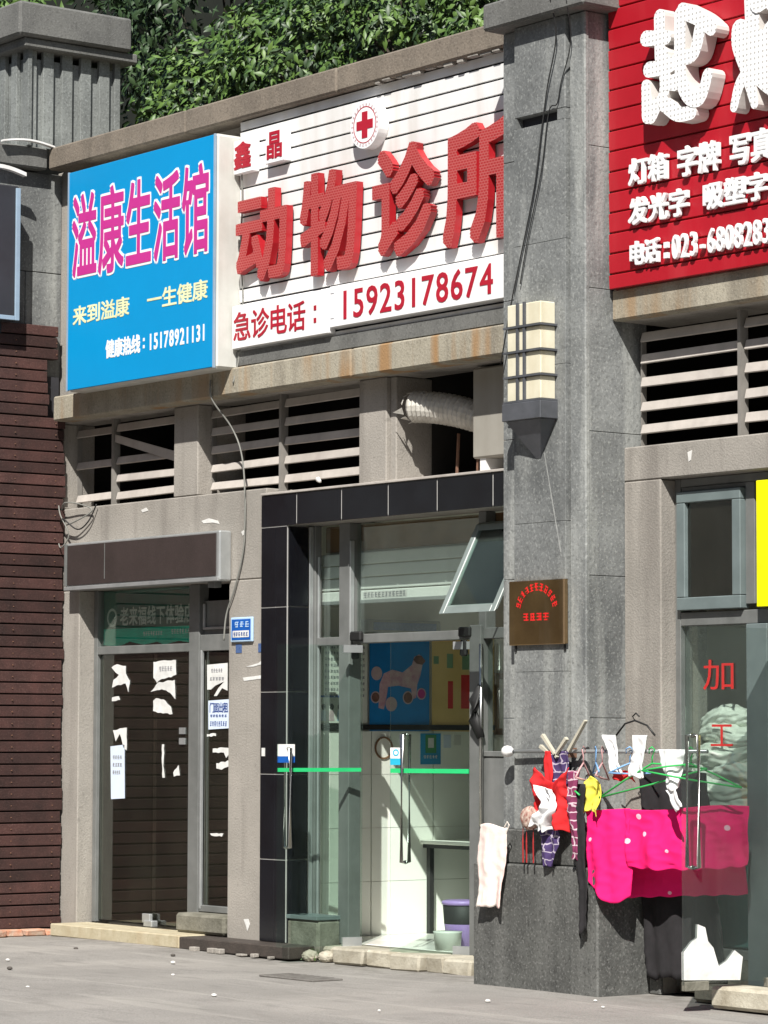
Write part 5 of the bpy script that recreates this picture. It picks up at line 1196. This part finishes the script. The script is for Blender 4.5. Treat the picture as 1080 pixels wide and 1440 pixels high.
# ---------------------------------------------------------------- street litter
rn = random.Random(17)
spots_ = [(2.3, -1.9), (3.2, -1.1), (3.0, -2.3), (4.1, -1.7), (1.6, -.9), (5.6, -2.4), (6.9, -1.3), (7.6, -1.0), (7.0, -2.2), (4.4, -3.0), (2.6, -.7), (7.25, -.75)]
where = ['left of the others', 'in front of dark sill', 'near the faint dark streak', 'before the clinic step', 'close to the cream sill', 'in mid street', 'by the pillar foot', 'near the right shop door', 'at the lower right', 'nearest the lower picture edge', 'close under the pier', 'beside the plinth corner']
for k, ((x, y), wh) in enumerate(zip(spots_, where)):
    s = rn.uniform(.010, .022); dark = k in (2, 4, 10)
    mb = crumple(x, y, s * .35, s, s * .8, s * .5, k)
    o = mb.build('street_litter', 'pebble' if dark else 'litter'); tag(o, ('small dark stone on the road ' if dark else 'small white scrap on the road ') + wh, 'litter', 'bits scattered on the road')
t = thing('drain_cover', 'flat dark iron drain cover in the road before the clinic', 'drain cover', (4.8, -1.12, 0))
mb = MB().box(4.45, 5.05, -1.25, -1.0, -.004, .008); mb.build('plate', 'drain_iron', t, .003)
for k in range(7): MB().box(4.49 + k * .075, 4.52 + k * .075, -1.235, -1.015, .0082, .0105).build('bar', 'drain_iron', t)
# weeds
wm = MB(); rn = random.Random(23)
for k in range(260):
    x, y = 3.32 + rn.gauss(0, .09), -.06 + rn.gauss(0, .04); h = rn.uniform(.03, .10); an = rn.uniform(0, 6.28); l_ = rn.uniform(0, .05); w2 = .006
    wm.add([(x - w2 * math.sin(an), y + w2 * math.cos(an), -.003), (x + w2 * math.sin(an), y - w2 * math.cos(an), -.003), (x + l_ * math.cos(an), y + l_ * math.sin(an), h)], [(0, 1, 2)])
o = wm.build('weeds', 'leaf_a'); tag(o, 'tuft of green weeds between dark sill and step stones', 'weeds', kind='stuff')
# rubble behind weeds
for k, (x, y, s) in enumerate(((3.46, -.10, .05), (3.15, -.1, .04), (3.60, -.06, .05))):
    o = crumple(x, y, s * .5, s * 1.3, s, s * .8, 40 + k).build('rubble_stone', 'step_stone'); tag(o, ['cream rubble stone right of the weeds', 'cream rubble stone left of the weeds', 'cream rubble stone against the first step stone'][k], 'stone', 'rubble by the clinic step')

# ---------------------------------------------------------------- greenery behind the parapet
def foliage(name, cx, cy_, cz, rx, ry, rz, n, size, mats, seed, lb, cat, group, trunk_z=6.3):
    rs = np.random.RandomState(seed)
    t = thing(name, lb, cat, (cx, cy_, trunk_z), group)
    # sprays: clumps along twig ends on shells
    nc = max(20, n // 40)
    d = rs.normal(size=(nc, 3)); d /= np.linalg.norm(d, axis=1)[:, None]
    d[:, 1] = -np.abs(d[:, 1]) * np.where(rs.rand(nc) < .7, 1, -1)
    rad = rs.uniform(.55, 1.05, nc) ** .6
    cen = d * rad[:, None] * np.array([rx, ry, rz]) + np.array([cx, cy_, cz])
    idx = rs.randint(0, nc, n)
    csz = rs.uniform(.06, .19, nc)
    pos = cen[idx] + rs.normal(size=(n, 3)) * csz[idx][:, None] * np.array([1, .8, .7])
    keep = pos[:, 2] > 6.32; pos = pos[keep]; n = len(pos)
    out = (pos - np.array([cx, cy_, cz])); out /= np.linalg.norm(out, axis=1)[:, None] + 1e-6
    nrm = out * .5 + rs.normal(size=(n, 3)) * .45 + np.array([.15, -.25, .45]); nrm /= np.linalg.norm(nrm, axis=1)[:, None]
    ax = rs.normal(size=(n, 3)) + np.array([0, 0, -.7]); ax -= (ax * nrm).sum(1)[:, None] * nrm; ax /= np.linalg.norm(ax, axis=1)[:, None]
    sd = np.cross(nrm, ax)
    L = (size * rs.uniform(.6, 1.25, n))[:, None]; W_ = L * rs.uniform(.34, .5, n)[:, None]
    v0 = pos; v1 = pos + ax * L * .45 + sd * W_ * .5 - nrm * L * .04; v2 = pos + ax * L - nrm * L * .16; v3 = pos + ax * L * .45 - sd * W_ * .5 - nrm * L * .04; v4 = pos + ax * L * .5 + nrm * L * .06
    V = np.stack([v0, v1, v2, v3, v4], 1).reshape(-1, 3) - np.array([cx, cy_, trunk_z])
    base = (np.arange(n) * 5)[:, None]
    Fc = np.concatenate([base + np.array([0, 1, 4]), base + np.array([1, 2, 4]), base + np.array([2, 3, 4]), base + np.array([3, 0, 4])], 0)
    me = bpy.data.meshes.new('crown'); me.vertices.add(len(V)); me.vertices.foreach_set('co', V.ravel().astype(np.float32))
    me.loops.add(len(Fc) * 3); me.loops.foreach_set('vertex_index', Fc.ravel().astype(np.int32))
    me.polygons.add(len(Fc)); me.polygons.foreach_set('loop_start', np.arange(0, len(Fc) * 3, 3, dtype=np.int32)); me.polygons.foreach_set('loop_total', np.full(len(Fc), 3, dtype=np.int32))
    for m_ in mats: me.materials.append(MATS[m_])
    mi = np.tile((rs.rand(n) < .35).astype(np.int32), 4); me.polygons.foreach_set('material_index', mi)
    me.update(); me.validate()
    o = bpy.data.objects.new('crown', me); link(o, t)
    mb = MB(); rn = random.Random(seed)
    for k in range(7):
        an = rn.uniform(-1, 1); e = (cx + rx * .8 * an, cy_ - ry * rn.uniform(-.3, .6), cz + rz * rn.uniform(0, .8))
        mb.tube([(cx + .1 * an, cy_, trunk_z - .05), (cx + rx * .35 * an, cy_, (trunk_z + e[2]) / 2), e], [.03, .018, .006], 6)
    mb.build('branches', 'bark', t)
    return t
foliage('shrub', -.1, 1.55, 6.75, .95, .6, .75, 3800, .105, ['leaf_a', 'leaf_b'], 1, 'leafy green shrub right of the ribbed column behind parapet', 'shrub', 'shrubs behind the parapet')
foliage('shrub', 1.35, 1.45, 6.95, 1.05, .65, .85, 4500, .105, ['leaf_a', 'leaf_b'], 2, 'leafy shrub behind the parapet above the right half of the blue sign', 'shrub', 'shrubs behind the parapet')
foliage('shrub', 2.8, 1.35, 6.95, 1.05, .65, .85, 4700, .10, ['leaf_a', 'leaf_b'], 3, 'leafy shrub behind the parapet above the round red cross emblem', 'shrub', 'shrubs behind the parapet')
foliage('shrub', 4.2, 1.3, 6.85, .95, .6, .8, 4200, .10, ['leaf_a', 'leaf_b'], 4, 'leafy shrub behind the parapet next to the pillar cap', 'shrub', 'shrubs behind the parapet')
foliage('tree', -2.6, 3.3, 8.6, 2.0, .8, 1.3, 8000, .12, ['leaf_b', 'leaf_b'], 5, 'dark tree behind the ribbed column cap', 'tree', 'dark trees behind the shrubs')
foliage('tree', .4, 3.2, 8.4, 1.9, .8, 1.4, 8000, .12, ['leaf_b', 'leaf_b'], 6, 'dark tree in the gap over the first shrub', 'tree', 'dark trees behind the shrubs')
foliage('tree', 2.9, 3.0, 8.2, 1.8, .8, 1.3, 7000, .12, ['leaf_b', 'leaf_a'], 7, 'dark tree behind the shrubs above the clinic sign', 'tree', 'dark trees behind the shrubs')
foliage('potted_plant', -.55, -.15, 7.60, .35, .18, .12, 260, .12, ['leaf_a', 'leaf_a'], 9, 'trailing green plant on top of the ribbed column cap', 'plant', None, 7.52)
o = MB().box(-12, 8, 5.2, 5.6, 0, 11.5).build('hillside', 'back_wall'); tag(o, 'dark overgrown bank behind the trees', kind='structure')

for o in bpy.data.objects:
    if o.name.split('.')[0] in ('print', 'lettering', 'broken_lip', 'cement_crumbs', 'emblem_print'): o['kind'] = 'stuff'

# unseen building added across the street to cut sky fill; mirrored in the glass
OB = thing('sky_blocking_building', 'plain four storey building added across the street to block sky light', 'building', (10, -27, 0))
box('wall', 'cornice_concrete', OB, -40, 55, -32, -26, 0, 14.5); box('roof', 'cap_concrete', OB, -40.3, 55.3, -32.3, -25.7, 14.52, 14.9)
for fl in range(4):
    for k in range(14):
        box('window', 'panel_dark', OB, -34 + k * 6.2, -31 + k * 6.2, -25.99, -25.95, 1.2 + fl * 3.4, 3.0 + fl * 3.4)
